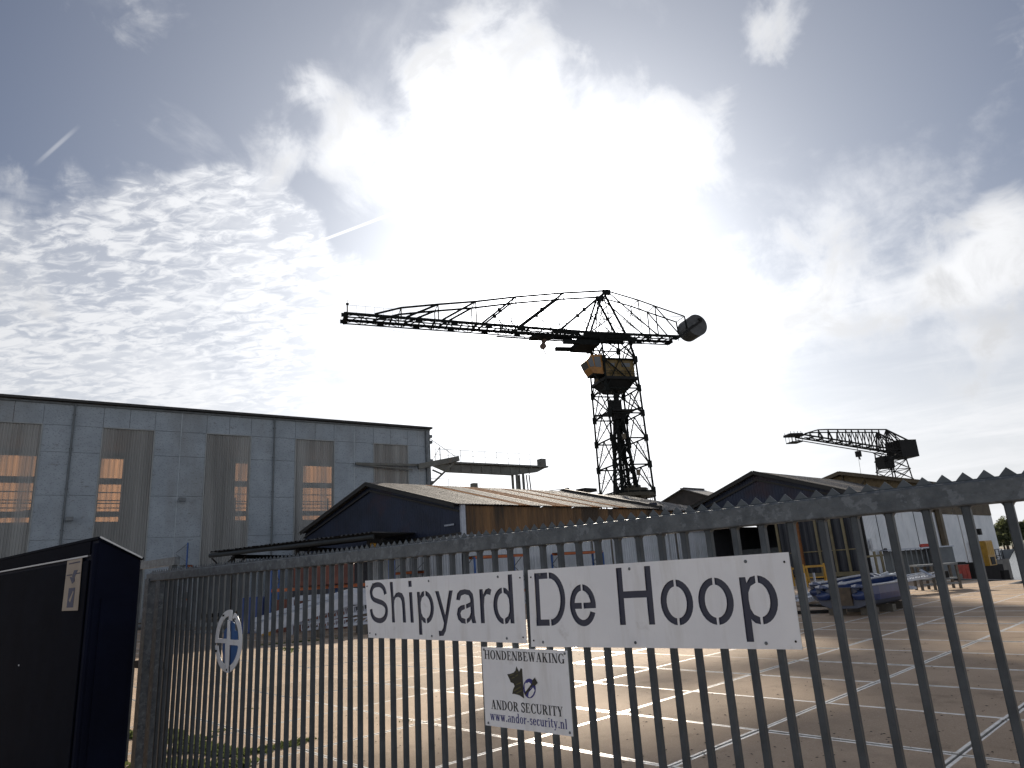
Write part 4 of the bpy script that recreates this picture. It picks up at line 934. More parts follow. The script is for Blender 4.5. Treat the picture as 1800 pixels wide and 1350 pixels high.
for q in ([(1012, 796), (1034, 790), (1034, 795), (1014, 801)], [(1022, 812), (1040, 806), (1042, 811), (1024, 818)], [(1046, 800), (1060, 790), (1062, 796), (1048, 806)], [(1034, 884), (1075, 860), (1078, 866), (1036, 892)], [(1048, 898), (1082, 880), (1084, 886), (1052, 904)], [(1050, 848), (1078, 836), (1080, 841), (1052, 854)], [(1053, 770), (1059, 774), (1058, 784), (1054, 784)]): sp('fur_stripe', q, dogo, .0027)
sp('blue_disc', [(1128+36*math.cos(i*.3142), 870+56*math.sin(i*.3142)) for i in range(20)], inkblue, .0023)
sp('fist', [(1100, 850), (1108, 838), (1116, 842), (1122, 834), (1132, 838), (1140, 850), (1138, 868), (1122, 880), (1108, 892), (1102, 880)], white, .0028)
sp('sleeve', [(1126, 890), (1150, 864), (1158, 880), (1148, 905), (1130, 922), (1120, 915)], white, .0028)
sp('club', [(1098, 900), (1145, 838), (1152, 846), (1104, 910)], dogm, .0034)
sp('club_head', [(1142, 828), (1160, 808), (1176, 838), (1156, 858)], dogm, .0034)

# ---- round yard emblem on the gate
ecs = [gst(x, y, .045) for x, y in ((376, 1124), (424, 1128), (402, 1072), (399, 1183))]
ecx, ecy = (ecs[0][0]+ecs[1][0])/2, (ecs[2][1]+ecs[3][1])/2; er = abs(ecs[2][1]-ecs[3][1])/2; erx = abs(ecs[0][0]-ecs[1][0])/2
em = T('round_emblem', GP(ecx, ecy-er, .045), 'round white ring emblem with blue hull shape on the left part of the gate', 'emblem')
def EU(x, y): return ((x-(408+(698-y)*.035))/257., (698-y)/577.)
def emap(o): return lambda u, v, z: GP(ecx-u*erx, ecy+v*er, o+z)
def earc(r, a0, a1, n=20): return [(r*math.cos(R(a0+(a1-a0)*i/n)), r*math.sin(R(a0+(a1-a0)*i/n))) for i in range(n+1)]
cu1 = [EU(465, 130), EU(463, 330), EU(408, 310), EU(408, 232)]+earc(.80, 95, 172)+[EU(207, 665), EU(388, 662), EU(388, 745), EU(150, 748)]+earc(1.0, 184, 92)
shape2d('ring_segment', [cu1], .008, emap(.03), white, em)
cu2 = [EU(210, 800)]+earc(.80, 193, 250)+[EU(345, 1180), EU(345, 750), EU(384, 750), EU(384, 1275)]+earc(1.0, 264, 190)+[EU(158, 800)]
shape2d('ring_segment', [cu2], .008, emap(.030), white, em)
cu3 = [EU(405, 312), EU(444, 330), EU(444, 672), EU(597, 672), (.80, .03)]+earc(.80, 4, 62)+[EU(502, 268), EU(530, 185)]+earc(1.0, 60, -75)+[EU(462, 1238), EU(462, 1155)]+earc(.80, -75, -12)+[EU(592, 770), EU(440, 768), EU(430, 1272), EU(390, 1272), EU(392, 760)]
shape2d('ring_segment', [cu3], .008, emap(.039), white, em)
cu4 = [EU(400, 300), EU(500, 375), EU(500, 500), EU(545, 520), EU(548, 760), EU(585, 880), EU(572, 1000), EU(520, 1100), EU(460, 1180), EU(440, 1262), EU(392, 1262), EU(330, 1150), EU(300, 1080), EU(270, 900), EU(278, 760), EU(305, 520), EU(345, 470), EU(375, 420)]
shape2d('hull_shape', [cu4], .004, emap(.022), lightblue, em)
for (x, y) in ((316, 228), (545, 292), (182, 900), (400, 1222)):
    u, v = EU(x, y); c = GP(ecx-u*erx, ecy+v*er, .036); k = B(); k.box(c, e1*.008, e3*.008, gnrm*.009); k.build('screw', blackm, em)

# ================================================================ CABINET
CR = 6.3
cc = pr(175, 943, CR); czt = cc.z
lf_az = math.degrees(math.atan2(gh.x, gh.y)); d1 = adir(-50.0); d2 = adir(38.0)
k0 = Vector((cc.x, cc.y, 0))
e2_ = onv(249, 980, k0, 38.0); wR = (e2_-k0).dot(d2); zR_ = e2_.z
cab = T('machine_cabinet', k0+d1*1.2+d2*.5, 'dark blue steel cabinet with sloping lid at the left edge, next to the gate end', 'cabinet')
LW = 3.2
k = B(); dn = (d1+d2)
def CP(a, b_, z): return k0+d1*a+d2*b_+UP*z
zl = czt-.02
k.add([CP(0, 0, 0), CP(LW, 0, 0), CP(LW, wR, 0), CP(0, wR, 0), CP(0, 0, zl), CP(LW, 0, zl), CP(LW, wR, zR_-.02), CP(0, wR, zR_-.02)], [(0, 1, 5, 4), (1, 2, 6, 5), (2, 3, 7, 6), (3, 0, 4, 7), (4, 5, 6, 7)])
o = k.build('cabinet_body', cabm, cab); mb = o.modifiers.new('bevel', 'BEVEL'); mb.width = .012; mb.segments = 2
k = B(); ov = .012
k.add([CP(-ov, -ov, zl), CP(LW+ov, -ov, zl), CP(LW+ov, wR+ov, zR_-.02), CP(-ov, wR+ov, zR_-.02), CP(-ov, -ov, czt), CP(LW+ov, -ov, czt), CP(LW+ov, wR+ov, zR_), CP(-ov, wR+ov, zR_)], [(0, 1, 5, 4), (1, 2, 6, 5), (2, 3, 7, 6), (3, 0, 4, 7), (4, 5, 6, 7), (0, 3, 2, 1)])
k.build('cabinet_lid', mat('cabinet_lid_edge', (.006, .008, .015), (.004, .006, .011), 3, .8, 0, spec=.05), cab)
pn = -d2
k = B(); k.bar(CP(-.016, 0, czt-.004), CP(-.016, wR, zR_-.004), .006, .012); k.build('lid_edge_glint', mat('pale_glint', (.5, .5, .5), None, 4, .35, .6), cab)  # pale bar standing in for the sun's glint along the sloping lid edge
zs = onv(165, 977, k0, -50).z
k = B(); k.box(CP(LW/2+.06, -.008, zs/2-.01), d1*(LW/2-.08), d2*.008, UP*(zs/2-.02)); o = k.build('side_door', cabf, cab); mb = o.modifiers.new('bevel', 'BEVEL'); mb.width = .004
k = B(); k.box(CP(LW/2+.06, -.012, zs+.004), d1*(LW/2-.08), d2*.012, UP*.006); k.build('drip_strip', mat('bare_edge_strip', (.28, .28, .30), None, 4, .35, .5), cab)
k = B(); k.box(CP(LW/2+.06, -.006, (zs+zl)/2+.006), d1*(LW/2-.08), d2*.006, UP*((zl-zs)/2-.012)); k.build('upper_panel', cabf, cab)
k = B(); k.tube([CP(.02, -.012, .1), CP(.02, -.012, zl-.03)], .022, 8); k.build('corner_roll', cabm, cab)
k = B(); k.box(CP(-.008, wR/2, (zR_+0)/2-.12), d1*.008, d2*(wR/2-.05), UP*((zR_)/2-.18)); o = k.build('end_door', cabm, cab)
c_ = onv(42/256*80, 1168, k0, -50); c_ = onv(37, 1169, k0, -50); k = B(); k.box(c_-d2*.014, d1*.014, d2*.004, UP*.006); k.build('paint_chip', alu, cab)
c_ = onv(240, 1012, k0, 38)-d1*.02
# faded sticker
q = [onv(x, y, k0-d2*.022, -50) for x, y in ((119, 986), (145, 980.5), (137, 1073), (109, 1074))]
st = T('warning_sticker', (q[2]+q[3])/2, 'faded brown sticker with blue logo on the cabinet side', 'sticker')
k = B(); k.poly(q, .002, pn); k.build('sticker_sheet', card, st)
def stq(u, v): a = q[3].lerp(q[0], v); b_ = q[2].lerp(q[1], v); return a.lerp(b_, u)+pn*.003
k = B(); k.poly([stq(.55, .78), stq(.8, .78), stq(.62, .64), stq(.45, .66)], .001, pn); k.poly([stq(.3, .66), stq(.62, .64), stq(.66, .56), stq(.5, .52)], .001, pn); k.build('print_mark', stickb, st)
k = B(); k.poly([stq(.3, .06), stq(.7, .06), stq(.72, .44), stq(.32, .44)], .001, pn); k.build('print_block', stickb, st)
k = B(); k.poly([stq(.4, .2), stq(.62, .38), stq(.66, .36), stq(.5, .16)], .0016, pn); k.build('print_stripe', card, st)
k = B()
for (a, b_, v) in ((.14, .9, .93), (.08, .42, .70), (.72, .95, .71)):
    x = a
    while x < b_: k.poly([stq(x, v-.012), stq(x+.04, v-.012), stq(x+.04, v+.012), stq(x, v+.012)], .0012, pn); x += .065
k.build('small_print', stickb, st)

# ================================================================ CRANES
def crane_frame(c, a, g_):
    ea = adir(a); nn = adir(a+90)
    C0 = Vector((c.x, c.y, 0)); Pn = C0+nn*g_
    def cs(px, py): q = onv(px, py, Pn, a); return ((q-C0).dot(ea), q.z)
    def W_(s, z, side=1.0): return C0+ea*s+nn*(g_*side)+UP*z
    return ea, nn, C0, cs, W_
CAZ = 72.0; GA = 1.35
ea, nn, C0, cs, WC = crane_frame(pr(1082, 690, 107), CAZ, GA)
cr = T('hammerhead_crane', C0, 'large dark hammerhead tower crane with yellow cab rising behind the sheds, centre of the picture', 'crane')
M1 = cranem
def cb(name, a, b_, w, h=None, m=M1, up=(0, 0, 1)): return bar(name, a, b_, w, h or w, m, cr, up)
zT, zBt = 38.3, 37.55                                       # jib girder top and bottom at the tower
zL_ = cs(620, 550.5)[1]; zR2_ = cs(1190, 584.5)[1]
def jz(s): return zT+(max(0, -3-s)/36.0)*(zL_-zT)            # the jib rises a little towards its tip
sL = cs(606, 560)[0]; sR = cs(1196, 590)[0]
for sd in (1, -1):
    for (u0_, u1_) in ((sL, -3), (-3, sR)):
        cb('girder_chord', WC(u0_, jz(u0_)-.18, sd), WC(u1_, jz(u1_)-.18, sd), .34, .36)
        cb('girder_chord', WC(u0_, jz(u0_)-.72, sd), WC(u1_-(1 if u1_ > 0 else 0), jz(u1_)-.72, sd), .22, .14)
    cb('girder_end', WC(sL+.1, jz(sL)-.8, sd), WC(sL+.1, jz(sL), sd), .4, .4)
    cb('girder_end', WC(sR-1, zT-.75, sd), WC(sR, zT-.2, sd), .3, .3)
    n_ = 20
    for i in range(n_+1):
        x = sL+(sR-sL-1)*i/n_; x2 = sL+(sR-sL-1)*(i+.5)/n_; x3 = sL+(sR-sL-1)*(i+1)/n_
        if i % 2 == 0: cb('gusset_plate', WC(x-.5, jz(x)-.42, sd), WC(x+.5, jz(x)-.42, sd), .1, .6)
        else: cb('girder_post', WC(x, jz(x)-.7, sd), WC(x, jz(x)-.3, sd), .12)
        if i < n_: cb('girder_brace', WC(x, jz(x)-.7, sd), WC(x2, jz(x2)-.3, sd), .07); cb('girder_brace', WC(x2, jz(x2)-.3, sd), WC(x3, jz(x3)-.7, sd), .07)
    xa = cs(975, 580)[0]; cb('girder_web', WC(xa, jz(xa)-.45, sd), WC(-6, jz(-6)-.45, sd), .1, .6)
    cb('girder_web', WC(-5, zT-.5, sd), WC(3.2, zT-.5, sd), .12, 1.0)
    cb('trolley_rail', WC(cs(880, 570)[0], jz(-17)-.95, sd), WC(-4, zT-.95, sd), .2, .22)
for i in range(26):
    x = sL+.3+(sR-sL-1.6)*i/25; x2 = min(x+1.9, sR-1)
    cb('cross_beam', WC(x, jz(x)-.45, 1), WC(x, jz(x)-.45, -1), .22 if i % 3 == 0 else .12, .25)
    cb('plan_brace', WC(x, jz(x)-.5, 1 if i % 2 else -1), WC(x2, jz(x2)-.5, -1 if i % 2 else 1), .10)
cb('jib_tip_beam', WC(sL+.2, jz(sL)-.35, 1), WC(sL+.2, jz(sL)-.35, -1), .6, .7)
up_n = [cs(659, 552), cs(705, 541), cs(770, 535), cs(836, 530), cs(906, 522), cs(990, 515), cs(1066, 511)]
lo_n = [cs(659, 552), cs(715, 556), cs(778, 560), cs(848, 563), cs(913, 566), cs(985, 570), (-4.3, zT)]
bk = [cs(1066, 511)]+[(cs(x, y)) for x, y in ((1122, 527.5), (1151, 538), (1203, 556))]
bl = [(2.2, zT), cs(1126, 582), cs(1154, 583), cs(1200, 585)]
for sd in (1, -1):
    for i in range(len(up_n)-1): cb('top_chord', WC(*up_n[i], sd), WC(*up_n[i+1], sd), .24)
    for i in range(1, len(up_n)-1):
        s, z = up_n[i]; cb('hanger', WC(s, jz(s)-.2, sd), WC(s, z, sd), .17)
    for i in range(1, len(up_n)-1): cb('diagonal', WC(lo_n[i][0], jz(lo_n[i][0]), sd), WC(*up_n[i+1], sd), .26)
    for i in range(1, len(up_n)-1):
        s, z = up_n[i]; m_ = (WC(lo_n[i][0], jz(lo_n[i][0]), sd)+WC(*up_n[i+1], sd))/2
        if i >= 3: cb('sub_brace', m_, WC(lo_n[i][0]+(up_n[i+1][0]-lo_n[i][0])*.5, zT, sd), .12); cb('sub_brace', m_, WC(up_n[i+1][0], zT, sd), .12); cb('gusset_plate', m_-ea*.3, m_+ea*.3, .12, .6)
    for i in range(3): cb('back_chord', WC(*bk[i], sd), WC(*bk[i+1], sd), .17)
    cb('back_chord', WC(*bk[3], sd), WC(sR+1.4, 39.6, sd), .17)
    for i in range(1, 4): cb('back_post', WC(bk[i][0], zT, sd), WC(*bk[i], sd), .16 if i == 2 else .09)
    cb('back_diagonal', WC(*bk[0], sd), WC(bl[2][0], zT, sd), .15); cb('back_diagonal', WC(*bk[2], sd), WC(sR, zT, sd), .15)
    cb('back_diagonal', WC(*bk[1], sd), WC(4.8, zT+2.2, sd), .08); cb('back_diagonal', WC(2.6, zT+4.2, sd), WC(8.2, zT, sd), .09); cb('back_diagonal', WC(1.6, zT+.2, sd), WC(*bk[1], sd), .08)
    for (s, z) in bk[:1]: cb('apex_plate', WC(s-.7, z-.3, sd), WC(s+.6, z-.3, sd), .5, .8)
    # apex tower legs
    cb('apex_leg', WC(-.7, 44.8, sd), WC(2.2, zT, sd), .28); cb('apex_leg', WC(-1.1, 44.8, sd), WC(-3.9, zT, sd), .28)
    cb('apex_brace', WC(-.9, 44.6, sd), WC(-2.2, zT, sd*.3), .12); cb('apex_brace', WC(-.9, 44.6, sd), WC(.4, zT, sd*.3), .12)
    cb('apex_ring', WC(-2.5, 41.6, sd), WC(.8, 41.6, sd), .12); cb('apex_brace', WC(-2.5, 41.6, sd), WC(2.2, zT, sd), .1); cb('apex_brace', WC(.8, 41.6, sd), WC(-3.9, zT, sd), .1)
    for s, z in ((-2.5, 41.6), (.8, 41.6), (-.2, 43.1)): cb('apex_cross', WC(s, z, 1), WC(s, z-.05*sd, -1), .1)
for i in range(1, 4):
    cb('cross_tie', WC(*bk[i], 1), WC(*bk[i], -1), .09); cb('cross_tie', WC(*bk[i], 1), WC((bk[i][0]+bk[i-1][0])/2, (bk[i][1]+bk[i-1][1])/2, -1), .07)
for i in range(1, len(up_n)): cb('cross_tie', WC(*up_n[i], 1), WC(*up_n[i], -1), .09)
k = B()                                                     # handrails and little posts along the jib
for sd in (1.15,):
    for i in range(30): x = sL+.3+i*1.3; k.bar(WC(x, jz(x), sd), WC(x, jz(x)+1.05, sd), .03, .03)
    k.bar(WC(sL+.3, jz(sL)+1.05, sd), WC(-6, zT+1.05, sd), .03, .03)
z_ = jz(sL); k.bar(WC(sL+.4, z_, .6), WC(sL+.4, z_+1.5, .6), .16, .16); k.bar(WC(sL+.4, z_+1.5, .6), WC(sL+.4, z_+2.1, .6), .05, .05); k.box(WC(sL+.4, z_+1.5, .6), ea*.2, nn*.2, UP*.1)
for px in (1008, 1040): pass
for i in range(5): x = cs(860+i*34, 560)[0]; k.bar(WC(x, zT, -.6), WC(x, zT+1.7+(i % 2), -.6), .07, .07)
k.build('handrail', M1, cr)
# counterweight drum
dc = C0+ea*(sR+3.3)+nn*1.4+UP*40.2; dk = B(); n_ = 36; rD = 1.9; thk = 3.2
k = B()
for z_ in (0, 1):
    for i in range(n_): a = 2*math.pi*i/n_; k.v.append(dc-nn*(thk*z_-.3)+ea*rD*math.cos(a)+UP*rD*math.sin(a))
k.f = [tuple(range(n_)), tuple(range(n_, 2*n_))]+[(i, (i+1) % n_, n_+(i+1) % n_, n_+i) for i in range(n_)]; k.m = [0]*len(k.f)
k.build('counterweight_drum', mat('drum_grey', (.07, .07, .07), (.045, .045, .045), 1.2, .6), cr)
cb('drum_arm', WC(sR-.9, zBt+.1, 1.15), dc+nn*.36+ea*.9+UP*.8, .28, .35, blackm); cb('drum_arm', WC(sR-.2, zT-.2, 1.15), dc+nn*.36-ea*.8-UP*.1, .2, .25, blackm)
cb('drum_arm', dc+nn*.42+ea*.4+UP*.9, dc+nn*.42+ea*.9+UP*1.1, .3, .5, blackm)
# trolley, hook and rope
hx = cs(956, 585)[0]
k = B(); k.box(WC(hx, zBt-.1, 0), ea*1.7, nn*1.2, UP*.16); k.box(WC(hx-1.4, zBt-.4, .8), ea*.25, nn*.2, UP*.25); k.box(WC(hx+1.4, zBt-.4, .8), ea*.25, nn*.2, UP*.25); k.build('trolley', M1, cr)
hz0 = onv(955, 598, C0, CAZ).z; hzs = (onv(956, 600, C0, CAZ)-C0).dot(ea)
def H_(s, z): return C0+ea*(hzs+s)+UP*z
k = B(); k.tube([H_(-.25, zBt-.3), H_(-.25, hz0)], .03, 4); k.tube([H_(.3, zBt-.3), H_(.3, hz0)], .03, 4); k.build('hoist_rope', M1, cr)
def disc(k, c, r, w, ax_, n=16):
    u = ax_.cross(UP).normalized(); v = u.cross(ax_)
    i0_ = len(k.v)
    for z_ in (-1, 1):
        for i in range(n): a = 2*math.pi*i/n; k.v.append(c+ax_*(w/2*z_)+u*r*math.cos(a)+v*r*math.sin(a))
    k.f += [tuple(i0_+i for i in range(n)), tuple(i0_+n+i for i in range(n))[::-1]]+[(i0_+i, i0_+(i+1) % n, i0_+n+(i+1) % n, i0_+n+i) for i in range(n)]; k.m += [0]*(n+2)
hookm = mat('rusty_brown_hook', (.13, .08, .05), (.08, .05, .035), 3, .6)
k = B(); disc(k, H_(.05, hz0-.15), .36, .45, nn); disc(k, H_(-.2, hz0-1.0), .5, .5, nn); k.box(H_(-.1, hz0-.7), ea*.22, nn*.2, UP*.6)
k.tube([H_(-.15, hz0-1.4), H_(-.1, hz0-1.75), H_(.05, hz0-1.95), H_(.12, hz0-2.2), H_(-.02, hz0-2.42), H_(-.25, hz0-2.42), H_(-.38, hz0-2.25)], [.12, .10, .10, .10, .10, .08, .03], 8)
k.build('hook_block', hookm, cr)
k = B(); k.tube([H_(.2, hz0-1.5), H_(.25, hz0-5)], .018, 4); k.tube([WC(sL+5, zBt-.1, 1), WC(sL+11, zBt-1.2, 1), WC(sL+18, zBt-1.9, 1), WC(sL+25, zBt-1.2, 1), WC(hx-1, zBt-.2, 1)], .02, 4); k.build('slack_cable', M1, cr)
# maintenance platform under the jib
pz = onv(1030, 611, C0, CAZ).z; ps0 = (onv(1010, 611, C0, CAZ)-C0).dot(ea)
for sd in (1, -1):
    cb('platform_beam', WC(ps0-2.6, pz+.2, sd*1.3), WC(-3.0, pz+.3, sd*1.3), .6, .6)
k = B(); k.box(WC(-4.6, pz+.2, 0), ea*1.7, nn*2.1, UP*.4)
for sd in (.9, -.9):
    for x in (ps0-2.2, ps0, -4): k.bar(WC(x, pz, sd), WC(x, zBt, sd), .05, .05)
k.build('platform', M1, cr)
# tower: square lattice mast that turns with the jib
TH = 2.75
def TW(i, j, z, f=1.0): return C0+ea*(TH*i*f)+nn*(TH*j*f)+UP*z
levels = [pr(1137, 868, 107).z-2.2]
lz = [onv(1082, y, C0, CAZ).z for y in (868, 822, 776, 733, 690, 640, 608)]
zb0 = 2.0
def fz_(z): return 1.0+max(0, (30-z))*.0055
corners = [(-1, -1), (1, -1), (1, 1), (-1, 1)]
zs_ = [zb0, 6.8]+lz
for (i, j) in corners:
    cb('tower_leg', TW(i, j, zb0, fz_(zb0)), TW(i, j, lz[5], 1), .27); cb('tower_leg', TW(i, j, lz[5], 1), TW(i*.85, j*.62, zBt), .27)
for q in range(len(zs_)-1):
    z0, z1 = zs_[q], zs_[q+1]
    for e in range(4):
        a, b_ = corners[e], corners[(e+1) % 4]; f0, f1 = fz_(z0), fz_(z1); zm = (z0+z1)/2; fm = fz_(zm)
        A0, B0, A1, B1 = TW(*a, z0, f0), TW(*b_, z0, f0), TW(*a, z1, f1), TW(*b_, z1, f1)
        MA, MB = TW(*a, zm, fm), TW(*b_, zm, fm); ctr = (A0+B0+A1+B1)/4; mb0, mb1 = (A0+B0)/2, (A1+B1)/2
        cb('girt', A1, B1, .20)
        cb('cross_brace', A0, mb1, .14); cb('cross_brace', B0, mb1, .14)
        cb('fine_brace', MA, MB, .05); cb('fine_brace', A0.lerp(mb1, .5), A1, .055); cb('fine_brace', B0.lerp(mb1, .5), B1, .055)
        if q >= 5: cb('cross_brace', A0, B1, .16)
    for c_ in corners: cb('joint_plate', TW(*c_, z1-.5, fz_(z1)), TW(*c_, z1+.5, fz_(z1)), .5, .62, M1)
for (i, j, z) in ((-.3, 1.02, lz[2]+.2), (.4, -1, lz[0]+1.0), (.35, 1.0, lz[1]-1.2)): cb('junction_box', TW(i, j, z-.4), TW(i, j, z+.4), .7, .5, mat('dull_ochre_box', (.12, .09, .05)))
# inner fixed pyramid with the king post
zk = onv(1082, 735, C0, CAZ).z
for (i, j) in corners: cb('pyramid_leg', TW(i*.78, j*.78, zb0), TW(i*.16, j*.16, zk), .42)
for q in range(7):
    f0 = .78-(.62)*q/7; z0 = zb0+(zk-zb0)*q/7; f1 = .78-.62*(q+1)/7; z1 = zb0+(zk-zb0)*(q+1)/7
    for e in range(4):
        a, b_ = corners[e], corners[(e+1) % 4]
        cb('pyramid_brace', TW(a[0]*f0, a[1]*f0, z0), TW(b_[0]*f1, b_[1]*f1, z1), .16); cb('pyramid_brace', TW(b_[0]*f0, b_[1]*f0, z0), TW(a[0]*f1, a[1]*f1, z1), .10); cb('pyramid_girt', TW(a[0]*f1, a[1]*f1, z1), TW(b_[0]*f1, b_[1]*f1, z1), .16)
k = B(); k.tube([C0+UP*zb0, C0+UP*(zk+1)], .16, 6); k.tube([C0+UP*zb0+ea*.5, C0+UP*zk+ea*.5], .06, 5); k.tube([C0+UP*zb0-nn*.5, C0+UP*zk-nn*.5], .06, 5)
for i in range(26): z = zb0+i*(zk-zb0)/26; k.bar(C0+UP*z+ea*.1-nn*.5, C0+UP*z+ea*.55-nn*.3, .06, .06)
k.build('ladder_shaft', M1, cr)
k = B(); zp = onv(1085, 726, C0, CAZ).z
k.box(C0+UP*zp, ea*1.9, nn*2.1, UP*.16); k.box(C0+UP*(zp+.9)-ea*.2, ea*.7, nn*.7, UP*1.0); k.box(C0+UP*(zp-.6), ea*.8, nn*.8, UP*.5); k.tube([C0+UP*(zp+1.8), C0+UP*(lz[4])], [.5, .35], 8)
k.poly([C0+UP*(zp-.1)-ea*1.9-nn*1.9, C0+UP*(zp-.1)-ea*2.7-nn*1.0, C0+UP*(zp+.25)-ea*2.2-nn*1.9], .3, UP)
for a, b_ in ((1, 1), (-1, 1), (1, -1), (-1, -1)): k.bar(C0+UP*zp+ea*a*1.7+nn*b_*1.9, TW(a, b_, zp+.2), .22, .3)
k.box(C0+UP*(zp+1.0)-ea*1.5+nn*.8, ea*.35, nn*.35, UP*.8); k.build('king_bearing', blackm, cr)
# machine house and inverted platform below it
z0, z1 = onv(1085, 672, C0, CAZ).z, onv(1085, 641, C0, CAZ).z
mo = T  # (alias kept short)
def hbox(k, i0_, i1_, j0_, j1_, a, b_, mi=0): k.box(C0+ea*(i0_+i1_)/2+nn*(j0_+j1_)/2+UP*(a+b_)/2, ea*(i1_-i0_)/2, nn*(j1_-j0_)/2, UP*(b_-a)/2, mi)
k = B(); hbox(k, -2.45, 2.5, -2.3, 2.45, z0, z1); mh = k.build('machine_house', craney, cr)
k = B(); hbox(k, -2.6, 2.65, -2.45, 2.6, z1, z1+.12); k.build('house_roof', blackm, cr)
k = B(); hbox(k, -1.6, -.9, 2.44, 2.47, z1-1.1, z1-.55); hbox(k, .3, 1.8, 2.44, 2.47, z1-1.15, z1-.5); hbox(k, -2.47, -2.44, -1, 0, z1-1.2, z1-.4); k.build('house_window', glassd, cr)
k = B()
top4 = [TW(i, j, z0-.05, 1.0) for i, j in corners]; zbz = onv(1085, 690, C0, CAZ).z
for e in range(4): k.bar(top4[e], top4[(e+1) % 4], .3, .45)
bt = [C0+ea*(i*1.5)+nn*(j*1.5)+UP*(zbz) for i, j in corners]
k.add(top4+bt, [(0, 1, 5, 4), (1, 2, 6, 5), (2, 3, 7, 6), (3, 0, 4, 7), (4, 5, 6, 7), (0, 3, 2, 1)]); k.build('house_floor_hopper', blackm, cr)
k = B(); hbox(k, -2.8, 2.8, 2.72, 2.86, z0-.1, z0+.1)
for i in range(9): x = -2.7+i*.67; k.bar(C0+ea*x+nn*2.85+UP*z0, C0+ea*x+nn*2.85+UP*(z0+1), .04, .04)
k.bar(C0+ea*-2.7+nn*2.85+UP*(z0+1), C0+ea*2.7+nn*2.85+UP*(z0+1), .05, .05); k.build('house_balcony', M1, cr)
# driver's cab hanging out on the left
zc0, zc1 = onv(1040, 664, C0, CAZ).z, onv(1040, 631, C0, CAZ).z
def KP(i, j, z): return C0+ea*i+nn*j+UP*z
cx0, cx1 = -5.6, -3.0; jj0, jj1 = .2, 2.6
prof = [(cx1, zc0-.1), (cx0+.9, zc0), (cx0+.35, zc0+.8), (cx0-.15, zc0+2.0), (cx0+.8, zc1-.2), (cx1, zc1)]
k = B(); nP = len(prof)
k.v = [KP(x, jj0, z) for x, z in prof]+[KP(x, jj1, z) for x, z in prof]; k.f = [tuple(range(nP)), tuple(range(nP, 2*nP))]+[(i, (i+1) % nP, nP+(i+1) % nP, nP+i) for i in range(nP)]; k.m = [0]*len(k.f)
cabn = k.build('driver_cab', mat('cab_orange_yellow', (.34, .15, .02), (.24, .10, .015), 1.5, .5), cr)
k = B(); wpts = [(cx0+.45, zc0+.95), (cx0+.1, zc0+1.95), (cx0+.85, zc1-.45), (cx0+1.15, zc0+1.1)]
k.poly([KP(x, jj1+.005, z) for x, z in wpts], .03, nn); k.poly([KP(x, jj1+.005, z) for x, z in ((cx0+1.35, zc0+1.0), (cx0+1.2, zc1-.5), (cx1-.35, zc1-.45), (cx1-.3, zc0+1.0))], .03, nn); k.build('side_window', glassd, cabn)
k = B(); k.poly([KP(cx0+.32, j, zc0+.92) for j in (jj0+.15, jj1-.15)]+[KP(cx0-.12, j, zc0+1.92) for j in (jj1-.15, jj0+.15)], .03, -ea); k.build('front_window', glassd, cabn)
cb('cab_strut', KP(cx0+.9, jj1-.2, zc0), TW(-1, 1, zc0-2.4), .18); cb('cab_strut', KP(cx1-.4, jj1-.2, zc1), TW(-1, 1, zc1+1.4), .2); cb('cab_floor', KP(cx0+.8, 1.4, zc0-.12), KP(-2.5, 1.4, zc0-.12), 2.2, .18)
# base platform of the tower
pzb = 3.6; zbase = pr(1105, 868, 105).z
k = B(); k.poly([C0+UP*(zbase-.5)+ea*(TH*1.35*math.cos(a))*1.2+nn*TH*1.35*math.sin(a)*1.2 for a in [i*math.pi/8 for i in range(16)]], .5, UP)
k.poly([C0+UP*(zbase)+ea*1.2+ea*(2.2*math.cos(a))+nn*2.4*math.sin(a) for a in [i*math.pi/6 for i in range(12)]], .9, UP)
k.poly([C0+UP*(zbase+.9)+ea*1.2+ea*(1.2*math.cos(a))+nn*1.3*math.sin(a) for a in [i*math.pi/5 for i in range(10)]], .5, UP)
for i in range(16):
    a = i*math.pi/8; p = C0+UP*zbase+ea*TH*1.6*math.cos(a)+nn*TH*1.6*math.sin(a); k.bar(p, p+UP*1.1, .05, .05)
k.build('turntable_platform', mat('dark_brown_platform', (.05, .04, .02), (.03, .025, .015)), cr)

